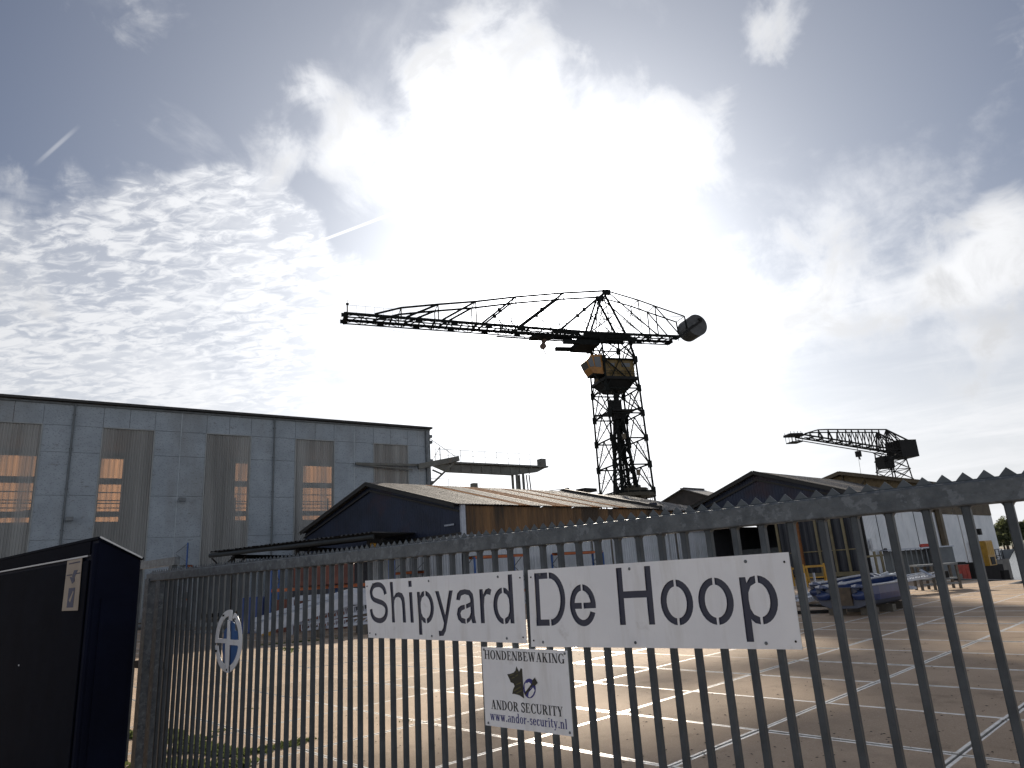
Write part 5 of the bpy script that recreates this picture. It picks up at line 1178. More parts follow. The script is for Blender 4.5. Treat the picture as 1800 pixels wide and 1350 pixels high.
# ---- distant crane on the right
D2 = 250; DAZ = 78.0; G2 = 2.2
ea2, nn2, C2, cs2, W2 = crane_frame(pr(1566, 810, D2), DAZ, G2)
c2r = T('distant_crane', C2, 'smaller black hammerhead crane in the distance at the right with a box counterweight', 'crane')
def c2(name, a, b_, w, h=None): return bar(name, a, b_, w, h or w, blackm, c2r)
def P2(px, py, sd=1): s, z = cs2(px, py); return W2(s, z, sd)
low_ = [(1413, 765), (1470, 774), (1530, 785), (1585, 794)]
zt2 = cs2(1558, 755)[1]
for sd in (1, -1):
    for z_ in (0, 1.6): c2('jib_chord', P2(1413, 764, sd)+UP*0+UP*(-z_*.5), P2(1586, 792, sd)-UP*z_*.6, .42 if z_ == 0 else .25)
    ups = [(1415, 762), (1438, 755.5), (1455, 755), (1472, 755), (1486, 755), (1496, 755), (1508, 755), (1520, 755), (1532, 755), (1544, 755), (1557, 755)]
    for a, b_ in zip(ups[:-1], ups[1:]): c2('top_chord', P2(*a, sd), P2(*b_, sd), .34)
    for i, u_ in enumerate(ups[1:]):
        yl = 764+(u_[0]-1413)*.162; x2 = u_[0]+6; yl2 = 764+(x2-1413)*.162
        c2('web_post', P2(*u_, sd), P2(u_[0]+.5, yl, sd), .2); c2('web_diagonal', P2(*u_, sd), P2(x2+3, yl2, sd), .22)
    c2('back_chord', P2(1557, 755, sd), P2(1596, 774, sd), .4); c2('back_stay', P2(1557, 755, sd), P2(1583, 778, sd), .3)
    for a, b_ in (((1557, 755), (1560, 790)), ((1558, 755), (1572, 791)), ((1574, 763), (1576, 780)), ((1557, 757), (1546, 788)), ((1559, 758), (1583, 792)), ((1565, 759), (1590, 780)), ((1557, 755), (1557, 788))): c2('back_brace', P2(*a, sd), P2(*b_, sd), .22)
for i in range(9): c2('cross_tie', P2(1415+i*17, 764+i*2.8, 1), P2(1415+i*17, 764+i*2.8, -1), .4)
b0 = P2(1579, 775); b1 = P2(1609, 802); k = B(); cc_ = (b0+b1)/2-nn2*G2; k.box(cc_, ea2*3.1, nn2*3.3, UP*(abs(b1.z-b0.z)/2+.15)); k.build('counterweight_box', blackm, c2r)
k = B(); t0 = P2(1402, 766, 0); k.box(t0+UP*.6, ea2*2.2, nn2*2.0, UP*.35); k.box(t0-UP*1.7, ea2*1.8, nn2*1.8, UP*.15)
for i in (-1.8, -.6, .6, 1.8):
    for j in (-1.6, 1.6): k.bar(t0+ea2*i+nn2*j-UP*1.7, t0+ea2*i+nn2*j+UP*1.6, .12, .12)
k.build('jib_tip_cage', blackm, c2r)
k = B(); hp = P2(1515, 786, 0); k.tube([hp+UP*1.5, hp-UP*1.2], .12, 5); k.box(hp-UP*1.8, ea2*.7, nn2*.6, UP*.9); k.tube([hp-UP*2.6, hp-UP*3.6+ea2*.3], .25, 5); k.tube([hp-UP*2.4-ea2*.2, P2(1522, 833, 0)], .06, 4); k.build('hook_block', blackm, c2r)
w0 = 3.1
def TW2(i, j, z): f_ = 1+max(0, 34-z)*.016; return C2+ea2*(w0*i*f_)+nn2*(w0*j*f_)+UP*z
lv = [0, 6, 12, 18, 22.5, 27, 31, 35, 38.5]
ztop2 = onv(1566, 793, C2, DAZ).z
lv = [ztop2*v/38.5 for v in lv]
for i, j in corners: c2('tower_leg', TW2(i, j, 0), TW2(i*.9, j*.9, ztop2), .36)
for q in range(len(lv)-1):
    for e in range(4):
        a, b_ = corners[e], corners[(e+1) % 4]; c2('girt', TW2(*a, lv[q+1]), TW2(*b_, lv[q+1]), .2); c2('cross_brace', TW2(*a, lv[q]), TW2(*b_, lv[q+1]), .18); c2('cross_brace', TW2(*b_, lv[q]), TW2(*a, lv[q+1]), .18)
cp = onv(1556, 813, C2, DAZ); k = B(); k.box(Vector((cp.x, cp.y, cp.z)), ea2*1.8, nn2*1.8, UP*1.9); k.build('driver_cab', blackm, c2r)

# ================================================================ FAR BANK TREES
def crown(k, c, rx, rz, n, s, seed):
    random.seed(seed); cl_ = []
    for _ in range(16):
        a = random.uniform(0, 6.28); r_ = random.uniform(.1, .8)
        cl_.append((c+Vector((math.cos(a)*rx*r_, math.sin(a)*rx*r_, random.uniform(-.65, .75)*rz)), random.uniform(.22, .42)))
    for q in range(n):
        cc2, cr_ = random.choice(cl_); d = Vector((random.gauss(0, 1), random.gauss(0, 1), random.gauss(0, 1))).normalized()
        p = cc2+Vector((d.x*rx*cr_, d.y*rx*cr_, d.z*rz*cr_))*random.uniform(.7, 1.05)
        u = Vector((random.gauss(0, 1), random.gauss(0, 1), random.gauss(0, .7))).normalized(); v = u.cross(d+Vector((.01, 0, 0))).normalized(); ss_ = s*random.uniform(.6, 1.4)
        k.add([p-u*ss_, p+v*ss_, p+u*ss_, p-v*ss_], [(0, 1, 2, 3)], 0 if random.random() < .6 else 1)
trees = [(1741, 926, 15, 1.0), (1752, 908, 20, 1.1), (1760, 912, 16, .9), (1770, 921, 14, 1.2), (1779, 915, 15, 1.0), (1789, 917, 16, 1.2), (1798, 914, 17, 1.2), (1808, 918, 14, 1.1), (1820, 912, 17, 1.3), (1834, 918, 14, 1.2), (1846, 914, 16, 1.1), (1746, 935, 9, .9), (1764, 938, 8, .9), (1784, 936, 9, 1.0), (1860, 916, 15, 1.2), (1726, 925, 15, 1.1), (1710, 922, 15, 1.1)]
adjs = ['rounded green tree on the far river bank just right of the white hall wall', 'tallest tree on the far river bank, beside the white hall', 'slim tree on the far bank right of the tallest one', 'low rounded tree on the far bank left of the last gate bar', 'bushy tree on the far bank behind the last gate bar', 'broad tree on the far bank just right of the last gate bar', 'tree on the far bank at the right picture edge', 'tree on the far bank just beyond the right picture edge', 'tall tree on the far bank outside the right edge, second', 'low tree on the far bank outside the right edge, third', 'tree on the far bank outside the right edge, fourth', 'pale bush in front of the trees beside the hall wall', 'low shrub on the far beach edge below the slim tree', 'low shrub on the far beach edge right of the slim tree', 'outermost tree on the far bank outside the right edge', 'far bank tree hidden behind the white hall corner', 'far bank tree farthest behind the white hall']
for q, (px, py, h_, w_) in enumerate(trees):
    r_ = 345 if h_ > 10 else 325
    tp_ = pr(px, py, r_); base = Vector((tp_.x, tp_.y, -1.3)); hh = tp_.z+1.3
    tr_ = T('tree', base, adjs[q], 'tree' if h_ > 10 else 'shrub', 'trees on the far river bank')
    k = B(); rw = hh*.36*w_; crown(k, base+UP*(hh*.58), rw, hh*.46, 3000, .24, q+40); k.build('crown', [treel, treed], tr_)
    random.seed(q); k = B(); k.tube([base-UP*.5, base+UP*hh*.35, base+UP*hh*.7+Vector((.4, 0, 0))], [.35, .26, .1], 6)
    for _ in range(4): a = random.uniform(0, 6.28); k.tube([base+UP*hh*.3, base+UP*hh*.6+Vector((math.cos(a)*rw*.6, math.sin(a)*rw*.6, 0))], [.15, .05], 5)
    k.build('trunk', trunkm, tr_)

# ================================================================ YARD THINGS
random.seed(21)
# ---- two work boats on timbers
def boat(name, c, hd_, L_, W_, label, num=False):
    """c = centre on the ground, hd_ = azimuth of the bow"""
    f = adir(hd_); r_ = adir(hd_+90); zb = .22
    root = T('work_boat', Vector((c.x, c.y, 0)), label, 'boat', 'blue plastic work boats on timbers')
    ns_ = 18; secs = []
    for i in range(ns_+1):
        t_ = i/ns_; x = (-.5+t_)*L_
        hwid = W_/2*(1-max(0, (t_-.5)/.5)**2.6*.80)*(.92+.08*min(1, t_*6)); sheer = .62+.20*max(0, t_-.45)**1.5*1.6; keel = .0+max(0, t_-.7)**2*1.9
        secs.append((x, hwid, sheer, keel))
    def hull(k, inset, zoff, mi_lo, mi_hi):
        pr_ = [(0, 0), (.55, .02), (.86, .16), (.97, .34), (1.0, .62), (1.0, 1.0)]
        rows_ = []
        for (x, hw_, sh, ke) in secs:
            row = []
            for sgn in (1, -1):
                pts = [c+f*(x+ (inset if x < 0 else -inset)*.6)+r_*(sgn*max(.02, (hw_-inset)*a))+UP*(zb+zoff+ke+(sh-ke-zoff)*b_) for a, b_ in pr_]
                row.append(pts)
            rows_.append(row[1][::-1]+row[0][1:])
        n_ = len(rows_[0]); k0_ = len(k.v)
        for rr in rows_: k.v += rr
        for i in range(len(rows_)-1):
            for j in range(n_-1):
                hi = (j < 2 or j >= n_-3); k.f.append((k0_+i*n_+j, k0_+i*n_+j+1, k0_+(i+1)*n_+j+1, k0_+(i+1)*n_+j)); k.m.append(mi_hi if hi else mi_lo)
        return rows_, n_
    k = B(); rows_, n_ = hull(k, 0, 0, 1, 0)
    k.f.append(tuple(range(n_))); k.m.append(1); last = ns_*n_; k.f.append(tuple(last+i for i in range(n_))[::-1]); k.m.append(0)
    k.build('hull', [boatb, boatl], root, smooth=False)
    k = B(); ri, n2 = hull(k, .16, .16, 0, 0); k.f.append(tuple(range(n2))); k.m.append(0); k.f.append(tuple(ns_*n2+i for i in range(n2))); k.m.append(0)
    k.build('inner_shell', boatb, root)
    k = B()                                                  # flat gunwale deck between shells, and pale rub strip
    for e in (0, -1):
        for i in range(ns_):
            a, b_, c_, d_ = rows_[i][e], rows_[i+1][e], ri[i+1][e], ri[i][e]
            k.add([a+UP*.004, b_+UP*.004, c_+UP*.004, d_+UP*.004], [(0, 1, 2, 3)])
    k.build('gunwale', boatb, root)
    k = B()
    for e in (0, -1):
        k.tube([rr[e]+UP*.03 for rr in rows_], .028, 6); k.tube([rr[e]+UP*.03 for rr in ri[1:-1]], .018, 5)
    k.tube([rows_[0][0]+UP*.03, rows_[0][0].lerp(rows_[0][-1], .28)+UP*.03], .028, 6); k.tube([rows_[0][-1]+UP*.03, rows_[0][-1].lerp(rows_[0][0], .28)+UP*.03], .028, 6)
    k.tube([rows_[-1][0]+UP*.03, rows_[-1][-1]+UP*.03], .035, 6); k.build('rub_strip', boatw, root)
    a, b_ = rows_[0][0], rows_[0][-1]
    k = B(); m0, m1 = a.lerp(b_, .30), a.lerp(b_, .70); k.box((m0+m1)/2-UP*.27-f*.03, (m1-m0)/2, f*.04, UP*.26); k.build('transom_board', wood, root)
    for fr in (0.0, 1.0):                                    # rounded blue stern quarters
        p = a.lerp(b_, .14 if fr == 0 else .86); k = B(); k.tube([p-UP*.34-f*.0, p-UP*.2-f*.02, p-UP*.02-f*.02, p+UP*.02], [.20, .23, .22, .15], 12); k.build('stern_quarter', boatb, root, smooth=True)
    for x in (-.28, .0, .26):
        k = B(); i = int((x+.5)*ns_); p, q = ri[i][0], ri[i][-1]; k.box((p+q)/2-UP*.16, (q-p)/2, f*.13, UP*.02); k.build('thwart', boatb if x else boatw, root)
    k = B(); p = c+UP*(zb+.5)+r_*.2; k.tube([p-f*.9, p+f*.9+UP*.02], .03, 6); k.build('oar', boatw, root)
    if num:                                                  # registration number on the bow side
        i = ns_-4; seg = .045
        k = B(); base = c+f*(secs[i][0]-.2)+r_*(secs[i][1]+.015)+UP*(zb+.50); ff = (Vector((c+f*secs[i+2][0]+r_*secs[i+2][1]))-Vector((c+f*secs[i-2][0]+r_*secs[i-2][1]))).normalized()
        def dg(ch, x):
            S7 = {'7': 'abc', '8': 'abcdefg', '0': 'abcdef', '2': 'abged'}[ch]; w2, h2 = .08, .13
            P_ = {'a': ((0, h2), (w2, h2)), 'b': ((w2, h2), (w2, h2/2)), 'c': ((w2, h2/2), (w2, 0)), 'd': ((0, 0), (w2, 0)), 'e': ((0, 0), (0, h2/2)), 'f': ((0, h2/2), (0, h2)), 'g': ((0, h2/2), (w2, h2/2))}
            for s7 in S7: (x0, y0), (x1, y1) = P_[s7]; k.bar(base+ff*(x+x0)+UP*y0, base+ff*(x+x1)+UP*y1, .022, .01)
        for n_i, ch in enumerate('782'): dg(ch, -.3+n_i*.12)
        k.build('hull_number', boatw, root)
    return root
bst = G(1484, 1070, .22); bst.z = 0; BA = 50; bc = bst+adir(BA)*1.95
boat('a', bc, BA, 3.9, 1.7, 'nearer blue work boat with a number on its bow side, on timbers in the yard', True)
bc2 = bc-adir(BA+90)*1.65+adir(BA)*2.3
boat('b', bc2, BA-3, 3.6, 1.55, 'farther blue work boat lying just behind the nearer one')
for q, (dx, lb) in enumerate(((-1.4, 'dark timber bearer under the stern of the nearer blue boat'), (-.2, 'dark timber bearer under the middle of the nearer blue boat'), (1.0, 'dark timber bearer under the bow of the nearer blue boat'))):
    for j, s_ in enumerate((-.5, .5)):
        p = bc+adir(BA)*dx+adir(BA+90)*s_*(1 if dx < .9 else .6)
        k = B(); k.box(p+UP*.11, adir(BA)*.12, adir(BA+90)*.22, UP*.11); k.build('timber_bearer', timber, None, label=lb+(', left one' if j == 0 else ', right one'), cat='timber', group='timber bearers under the boats')
for q, dx in enumerate((-1.1, .9)):
    p = bc2+adir(BA-3)*dx; k = B(); k.box(p+UP*.11, adir(BA-3)*.12, adir(BA+87)*.5, UP*.11); k.build('timber_bearer', timber, None, label='dark timber bearer under the '+('stern' if q == 0 else 'bow')+' of the farther blue boat', cat='timber', group='timber bearers under the boats')
k = B(); a, b_ = G(1400, 1080), G(1478, 1077); k.bar(a+UP*.06, b_+UP*.06, .1, .1); k.build('steel_bar', blackm, None, label='long thin black bar lying on the slabs in front of the blue boats', cat='steel bar')
k = B(); a, b_ = G(1423, 1066), G(1475, 1068); k.bar(a+UP*.05, b_+UP*.05, .12, .08); k.build('steel_bar', blackm, None, label='short dark bar on the ground left of the nearer blue boat stern', cat='steel bar')

# ---- aluminium gangways
def gangway(a, b_, w, h, label, rungs=8, step=False):
    a, b_ = Vector(a), Vector(b_); d = (b_-a).normalized(); s_ = d.cross(UP).normalized(); u = s_.cross(d).normalized(); u = u if u.z > 0 else -u
    root = T('gangway', Vector(((a.x+b_.x)/2, (a.y+b_.y)/2, min(a.z, b_.z))), label, 'gangway', 'white aluminium gangways lying in the yard')
    for sd in (-1, 1):
        k = B(); off = s_*(w/2*sd); k.bar(a+off, b_+off, .05, .09); k.bar(a+off+u*h, b_+off+u*h, .045, .045)
        n_ = rungs
        for i in range(n_+1): p = a.lerp(b_, i/n_)+off; k.bar(p, p+u*h, .035, .035)
        for i in range(n_): k.bar(a.lerp(b_, i/n_)+off, a.lerp(b_, (i+1)/n_)+off+u*h, .03, .03)
        k.build('side_truss', alu, root)
    L_ = (b_-a).length; n_ = int(L_/.45)
    for i in range(n_):
        p = a.lerp(b_, (i+.5)/n_); k = B(); k.box(p+u*.03, d*(L_/n_/2-.012), s_*(w/2-.04), u*.015); k.build('deck_panel', alu, root)
    return root
def plank(name, a, b_, w, t_, m, label, cat, group=None, seams=0):
    a, b_ = Vector(a), Vector(b_); d = (b_-a).normalized(); s_ = d.cross(UP).normalized(); u = s_.cross(d)
    k = B(); n_ = max(1, seams)
    for i in range(n_): p0_, p1_ = a.lerp(b_, i/n_), a.lerp(b_, (i+1)/n_); k.box((p0_+p1_)/2, d*((p1_-p0_).length/2-.008), s_*w/2, u*t_/2)
    return k.build(name, m, None, label=label, cat=cat, group=group)
# inclined stack left of the long sign: rises from (440,1110) to (640,1040)
def gz(px, py, r_): return pr(px, py, r_)
ga0, ga1 = gz(440, 1106, 29.5), gz(612, 1052, 30.5)
def skirt(a, b_, hgt, label, n_, th_=.06):
    """ramp side seen as a tall white plated beam, made of separate plates"""
    a, b_ = Vector(a), Vector(b_); d = (b_-a).normalized(); s_ = d.cross(UP).normalized()
    root = T('gangway', Vector(((a.x+b_.x)/2, (a.y+b_.y)/2, min(a.z, b_.z))), label, 'gangway', 'white aluminium gangways lying in the yard')
    for r_i in range(2):
        for i in range(n_):
            p0_, p1_ = a.lerp(b_, i/n_), a.lerp(b_, (i+1)/n_); k = B(); k.box((p0_+p1_)/2+UP*(hgt*(.25+.5*r_i)), (p1_-p0_)/2*.985, s_*th_, UP*(hgt*.25-.01)); k.build('side_plate', alu, root)
    k = B()
    for i in range(n_+1): p0_ = a.lerp(b_, i/n_); k.bar(p0_+s_*.05, p0_+s_*1.1, .05, .05)
    k.bar(a+s_*1.1, b_+s_*1.1, .06, hgt); k.build('rear_frame', alu, root)
    return root
skirt(ga0, ga1, .38, 'sloping white plated gangway rising to the right, left of the Shipyard sign', 9)
skirt(ga1+Vector((.02, .02, .02)), gz(660, 1052, 30.2), .40, 'short level white gangway end beside the top of the sloping one', 3)
gangway(gz(516, 1098, 30.2), gz(655, 1074, 29.4), .3, .3, 'open truss gangway lying under the sloping white one', 9)
gangway(gz(532, 1107, 29.4), gz(650, 1094, 28.8), .3, .22, 'lowest truss gangway near the ground in the stack', 8)
gangway(gz(448, 1110, 29.4), gz(520, 1097, 29.8), .25, .16, 'short truss gangway at the left foot of the stack', 5)
plank('white_plank', gz(520, 1052, 33), gz(645, 1044, 32.4), .5, .22, alu, 'long white beam lying level on the orange rack behind the gangways', 'beam', None, 6)
for (x0, lb) in ((562, 'left timber trestle leg under the gangway stack'), (636, 'right timber trestle leg under the gangway stack')):
    p = gz(x0, 1100, 29.3); k = B(); k.box(Vector((p.x, p.y, p.z/2)), adir(60)*.1, adir(150)*.5, UP*max(.2, p.z/2)); k.build('trestle', timber, None, label=lb, cat='trestle')
k = B()
for (x, y) in ((507, 1052), (515, 1052), (521, 1052)): p = gz(x, y, 31.5); k.bar(Vector((p.x, p.y, .05)), p, .08, .08)
k.bar(gz(507, 1052, 31.5), gz(521, 1052, 31.5), .08, .08); k.build('upright_ladder', alu, None, label='pale upright ladder section standing left of the gangway stack', cat='ladder')
# dark pallets and beams on the ground at the left
for q, (x0, x1, y, lb) in enumerate(((262, 335, 1112, 'dark beam stack lying at the foot of the left rack'), (340, 400, 1116, 'dark flat timber pile behind the round emblem'), (235, 262, 1105, 'grey planks seen between cabinet and gate post'))):
    root = T('timber_pile', G((x0+x1)/2, y), lb, 'timber pile')
    for r_i in range(3):
        a, b_ = G(x0, y)+UP*(.12+r_i*.17), G(x1+20, y-4)+UP*(.12+r_i*.17)
        for j in range(2): k = B(); k.bar(a+Vector((.1*j, .35*j, 0)), b_+Vector((.1*j, .35*j, 0)), .14, .14); k.build('beam', timber if (r_i+j) % 2 else steelgrey, root)
# ---- pallet racks
def rack(P_, az_, bays, bayw, ht, depth, beams, label, top=None):
    d = adir(az_); s_ = adir(az_-90); P_ = Vector((P_.x, P_.y, 0))
    root = T('pallet_rack', P_+d*(bays*bayw/2), label, 'pallet rack', 'blue and orange pallet racks')
    for i in range(bays+1):
        for j in (0, 1):
            p = P_+d*(i*bayw)+s_*(depth*j); k = B(); k.box(p+UP*ht/2, d*.045, s_*.045, UP*ht/2); k.build('upright', rblue, root)
        k = B(); n_ = int(ht/.7)
        for q in range(n_): a, b_ = (0, depth) if q % 2 else (depth, 0); k.bar(P_+d*(i*bayw)+s_*a+UP*(.2+q*.7), P_+d*(i*bayw)+s_*b_+UP*(.2+(q+1)*.7), .035, .035)
        k.build('frame_lacing', steelgrey, root)
    for z in beams:
        for i in range(bays):
            for j in (0, 1): k = B(); k.box(P_+d*((i+.5)*bayw)+s_*(depth*j)+UP*z, d*(bayw/2-.05), s_*.03, UP*.07); k.build('beam', orange, root)
            k = B(); k.box(P_+d*((i+.5)*bayw)+s_*(depth/2)+UP*(z+.085), d*(bayw/2-.08), s_*(depth/2-.02), UP*.012); k.build('shelf', timber, root)
    return root, d, s_, P_
def item(name, c, d, s_, sz, m, label, cat, grp=None, lid=None):
    k = B(); k.box(c+UP*sz[2]/2, d*sz[0]/2, s_*sz[1]/2, UP*sz[2]/2)
    if lid:
        root = T(name, c, label, cat, grp); o = k.build('body', m, root); k = B(); k.box(c+UP*(sz[2]+.03), d*(sz[0]/2+.02), s_*(sz[1]/2+.02), UP*.03); k.build('lid', lid, root)
        k = B()
        for i in (-1, 0, 1): k.box(c+d*(i*sz[0]*.3)+UP*sz[2]/2+s_*(-sz[1]/2-.01), d*.03, s_*.012, UP*sz[2]*.42)
        k.build('rib', lid, root); return root
    o = k.build(name, m, None, label=label, cat=cat, group=grp); mb = o.modifiers.new('bevel', 'BEVEL'); mb.width = .03; return o
R1 = G(300, 1094); R1b = pr(486, 1040, math.hypot(R1.x, R1.y)*1.27)
a1 = math.degrees(math.atan2((R1b-R1).x, (R1b-R1).y)); L1_ = (Vector((R1b.x, R1b.y, 0))-Vector((R1.x, R1.y, 0))).length
zup = pr(321, 955, math.hypot(R1.x, R1.y)).z; r1r = math.hypot(R1.x, R1.y)
zb1 = pr(400, 1048, (r1r+math.hypot(R1b.x, R1b.y))/2).z; zb2 = pr(380, 990, r1r).z
rk, d, s_, P_ = rack(R1, a1, 1, L1_, zup, -1.0, (zb1, zb2-.12), 'left pallet rack with blue uprights and orange beams against the hangar, seen through the gate')
random.seed(4)
its = [('storage_box', .9, 1.0, .45, steelgrey, alu, 'grey flat crate with pale lid at the left end of the left rack'), ('storage_box', 2.3, 1.3, .62, blackm, alu, 'black crate with white rim on the left rack'), ('storage_box', 4.2, 1.2, .75, palletm, alu, 'tall black crate with white rim in the middle of the left rack'), ('storage_box', 5.9, 1.3, .5, steelgrey, alu, 'low grey crate with white rim at the right of the left rack')]
for nm, x, w, h, m_, l_, lb in its: item(nm, P_+d*x+s_*-.5+UP*(zb1+.1), d, s_, (w, .8, h), m_, lb, 'crate', 'crates on the left rack', l_)
its = [(.8, 1.5, .95, gpaint, 'grey container box on the ground under the left rack, far left'), (2.8, 1.6, .85, mat('pale_blue_grey_box', (.16, .20, .22)), 'pale blue-grey box on the ground under the left rack'), (4.9, 1.5, 1.0, palletm, 'black pallet box under the middle of the left rack'), (6.6, 1.0, 1.15, rblue, 'blue drum box standing under the right end of the left rack')]
for x, w, h, m_, lb in its: item('storage_bin', P_+d*x+s_*-.5+UP*.02, d, s_, (w, .9, h), m_, lb, 'storage bin', 'bins under the left rack', steelgrey)
item('teal_crate', P_+d*3.9+s_*-.2+UP*(zb1-.75), d, s_, (.5, .5, .3), greenp, 'small teal plastic crate behind the round emblem', 'crate')
R2 = G(598, 1094); R2 = pr(598, 1040, 33); az2 = 60
z2u = pr(618, 960, 33).z
rk2, d2_, s2_, P2_ = rack(pr(490, 1040, 36), 92, 2, 2.8, 2.95, -1.0, (pr(560, 1033, 35).z,), 'middle pallet rack under the canopy with an orange beam, left of the Shipyard sign')
item('red_tarpaulin_bundle', P2_+d2_*2.6+s2_*-1.2+UP*(pr(560, 1033, 35).z+.1), d2_, s2_, (2.6, .9, .9), tarpr, 'dull red covered bundle on the middle rack', 'bundle')
item('red_container', P2_+d2_*2.0+s2_*-.9+UP*.02, d2_, s2_, (3.2, 1.0, 1.35), tarpr, 'dull red metal bin under the orange beam behind the gangways', 'bin', None, tarpr)
item('blue_barrel_box', P2_-d2_*.9+s2_*-.5+UP*.02, d2_, s2_, (1.0, .8, 1.6), mat('deep_blue_box', (.02, .05, .18)), 'deep blue upright box left of the dull red bin', 'box')
k = B(); p = pr(474, 1075, 33); k.tube([Vector((p.x, p.y, .02)), Vector((p.x, p.y, .55)), Vector((p.x, p.y, .62))], [.28, .28, .12], 12); k.build('yellow_drum', yellow, None, label='small yellow drum between blue box and red bin', cat='drum')
item('white_cabinet', P_+d*5.2+s_*-.6+UP*(zb1+1.0), d, s_, (2.6, .7, .55), alu, 'white enamel box on top of the crates at the upper left rack', 'box')
EBs = EB+sn*1.6
def sidet(px): return (onv(px, 980, EBs, AX)-EBs).dot(ax)
ux = [712, 731, 903, 970, 992, 1037, 1058]
t_a, t_b, t_c, t_d = sidet(903), sidet(1037), sidet(816), sidet(970)
zr3 = onv(960, 968, EBs, AX).z
for q, (ta_, tb_, lb) in enumerate(((t_c, t_a, 'pallet rack beside the shed side wall, behind the Shipyard sign right end'), (t_d, t_b+.3, 'pallet rack beside the shed side wall, above the letters De of the sign'))):
    rack(EBs+ax*ta_, AX, 1, tb_-ta_, 2.9, -.9, (.9, zr3-.25), lb)
    item('stacked_goods', EBs+ax*((ta_+tb_)/2)-sn*-.45+UP*1.0, ax, sn, ((tb_-ta_)*.7, .7, .7), [gpaint, timber][q], ['grey goods stacked on the side rack nearer the gable', 'brown goods stacked on the farther side rack'][q], 'goods')
rk4 = rack(EB+gx*5.6+gnr*1.4, AX+90, 1, 2.6, 2.95, .9, (.9, 2.35), 'pallet rack against the light grey gable wall, above the letters yard')
# ---- yard clutter at the right
def trestle_y(px, py, w, h, az_, label, m=yellow):
    p = G(px, py); d = adir(az_); s_ = adir(az_+90); root = T('trestle', p, label, 'trestle', 'yellow steel trestles')
    for sd in (-1, 1):
        k = B(); k.bar(p+d*(w/2*sd)+s_*.3, p+d*(w/2*sd)+UP*h*1.12+s_*.02, .09, .09); k.bar(p+d*(w/2*sd)-s_*.3, p+d*(w/2*sd)+UP*h-s_*.02, .09, .09); k.bar(p+d*(w/2*sd)+s_*.28+UP*.2, p+d*(w/2*sd)-s_*.28+UP*.2, .06, .06); k.build('leg_frame', m, root)
    k = B(); k.bar(p-d*w/2+UP*h, p+d*w/2+UP*h, .12, .12); k.build('top_beam', m, root)
    k = B(); k.bar(p-d*w/2+UP*h*.45, p+d*w/2+UP*h*.45, .07, .07); k.build('lower_rail', m, root); return root
trestle_y(1436, 1031, 1.15, 1.15, 100, 'yellow trestle in front of the open dark hall, right one of the pair')
trestle_y(1409, 1030, .9, 1.05, 100, 'yellow trestle in front of the open dark hall, left one of the pair')
trestle_y(1588, 1014, 1.1, 1.45, 95, 'yellow trestle behind the gangways at the white wall, left of the grey crate')
trestle_y(1600, 1014, .9, 1.35, 95, 'yellow trestle behind the gangways at the white wall, nearest the grey crate')
k = B(); p = G(1556, 1018); d = adir(95)
root = T('steel_jig', p, 'dull olive H-shaped steel jig standing before the white wall', 'jig')
for i, x in enumerate((-.35, .05)): k = B(); k.bar(p+d*x, p+d*x+UP*1.75, .12, .12); k.build('post', doorframe, root)
k = B(); k.bar(p-d*1.2+UP*1.45, p+d*1.3+UP*1.5, .12, .12); k.build('cross_beam', doorframe, root)
p = G(1622, 1020); d = adir(100); s_ = adir(190)
root = T('steel_cage', p, 'grey steel cage crate with flat top holding a red can, before the white wall', 'crate')
k = B(); k.box(p+UP*.85-s_*.6, d*1.6, s_*.05, UP*.85); k.box(p+UP*.9+d*1.15, d*.55, s_*.6, UP*.85); k.build('body', gpaint, root)
k = B(); k.box(p+UP*1.78, d*1.75, s_*.7, UP*.035); k.build('top_plate', alu, root)
for i in range(8): k = B(); x = -1.6+i*.27; k.bar(p+d*x+s_*.65, p+d*x+s_*.65+UP*1.74, .045, .045); k.build('bar', steelgrey, root)
item('red_can', p+d*.5+UP*1.82, d, s_, (.5, .3, .18), reds, 'small red can lying on the grey cage top', 'can'); item('white_canister', p+d*.95+UP*1.82, d, s_, (.22, .22, .26), alu, 'small white canister beside the red can', 'canister')
p = G(1650, 1036); root = T('work_bench', p, 'dark steel workbench standing right of the blue boats', 'workbench'); d = adir(98); s_ = adir(8)
k = B(); k.box(p+UP*1.05, d*.85, s_*.4, UP*.04); k.build('bench_top', steelgrey, root)
for i in (-.78, -.25, .78):
    for j in (-.34, .34): k = B(); k.bar(p+d*i+s_*j, p+d*i+s_*j+UP*1.02, .09, .09); k.build('leg', timber, root)
k = B(); k.box(p+UP*.45, d*.8, s_*.36, UP*.03); k.bar(p-d*.78+s_*-.34+UP*.25, p+d*.78+s_*-.34+UP*.25, .07, .07); k.build('lower_shelf', steelgrey, root)
k = B(); k.box(p+UP*.62+d*.1, d*.35, s_*.25, UP*.14); k.build('tool_box', blackm, None, label='black tool box on the lower shelf of the workbench', cat='tool box')
gangway(gz(1538, 1022, 33), gz(1572, 1009, 35), .5, .1, 'white gangway with two black fittings sloping up right behind the boats', 6)
gangway(gz(1576, 1022, 33.5), gz(1636, 1012, 35.5), .6, .14, 'flat white gangway lying behind the boats toward the workbench', 6)
gangway(gz(1404, 1058, 29), gz(1446, 1044, 31.5), .6, .1, 'flat white gangway lying left of the blue boats', 5)
plank('white_plank', gz(1405, 1048, 31), gz(1450, 1038, 34), .35, .08, alu, 'pale plank left of the boats leading to the yellow trestles', 'plank')
plank('white_plank', gz(1606, 1034, 33), gz(1585, 1031, 33.5), .3, .1, alu, 'small pale plank just beyond the boat bow', 'plank')
plank('white_plank', gz(1618, 1002, 34.4), gz(1638, 1013, 34), .12, .06, alu, 'thin pale plank slanting across the flat gangway', 'plank')
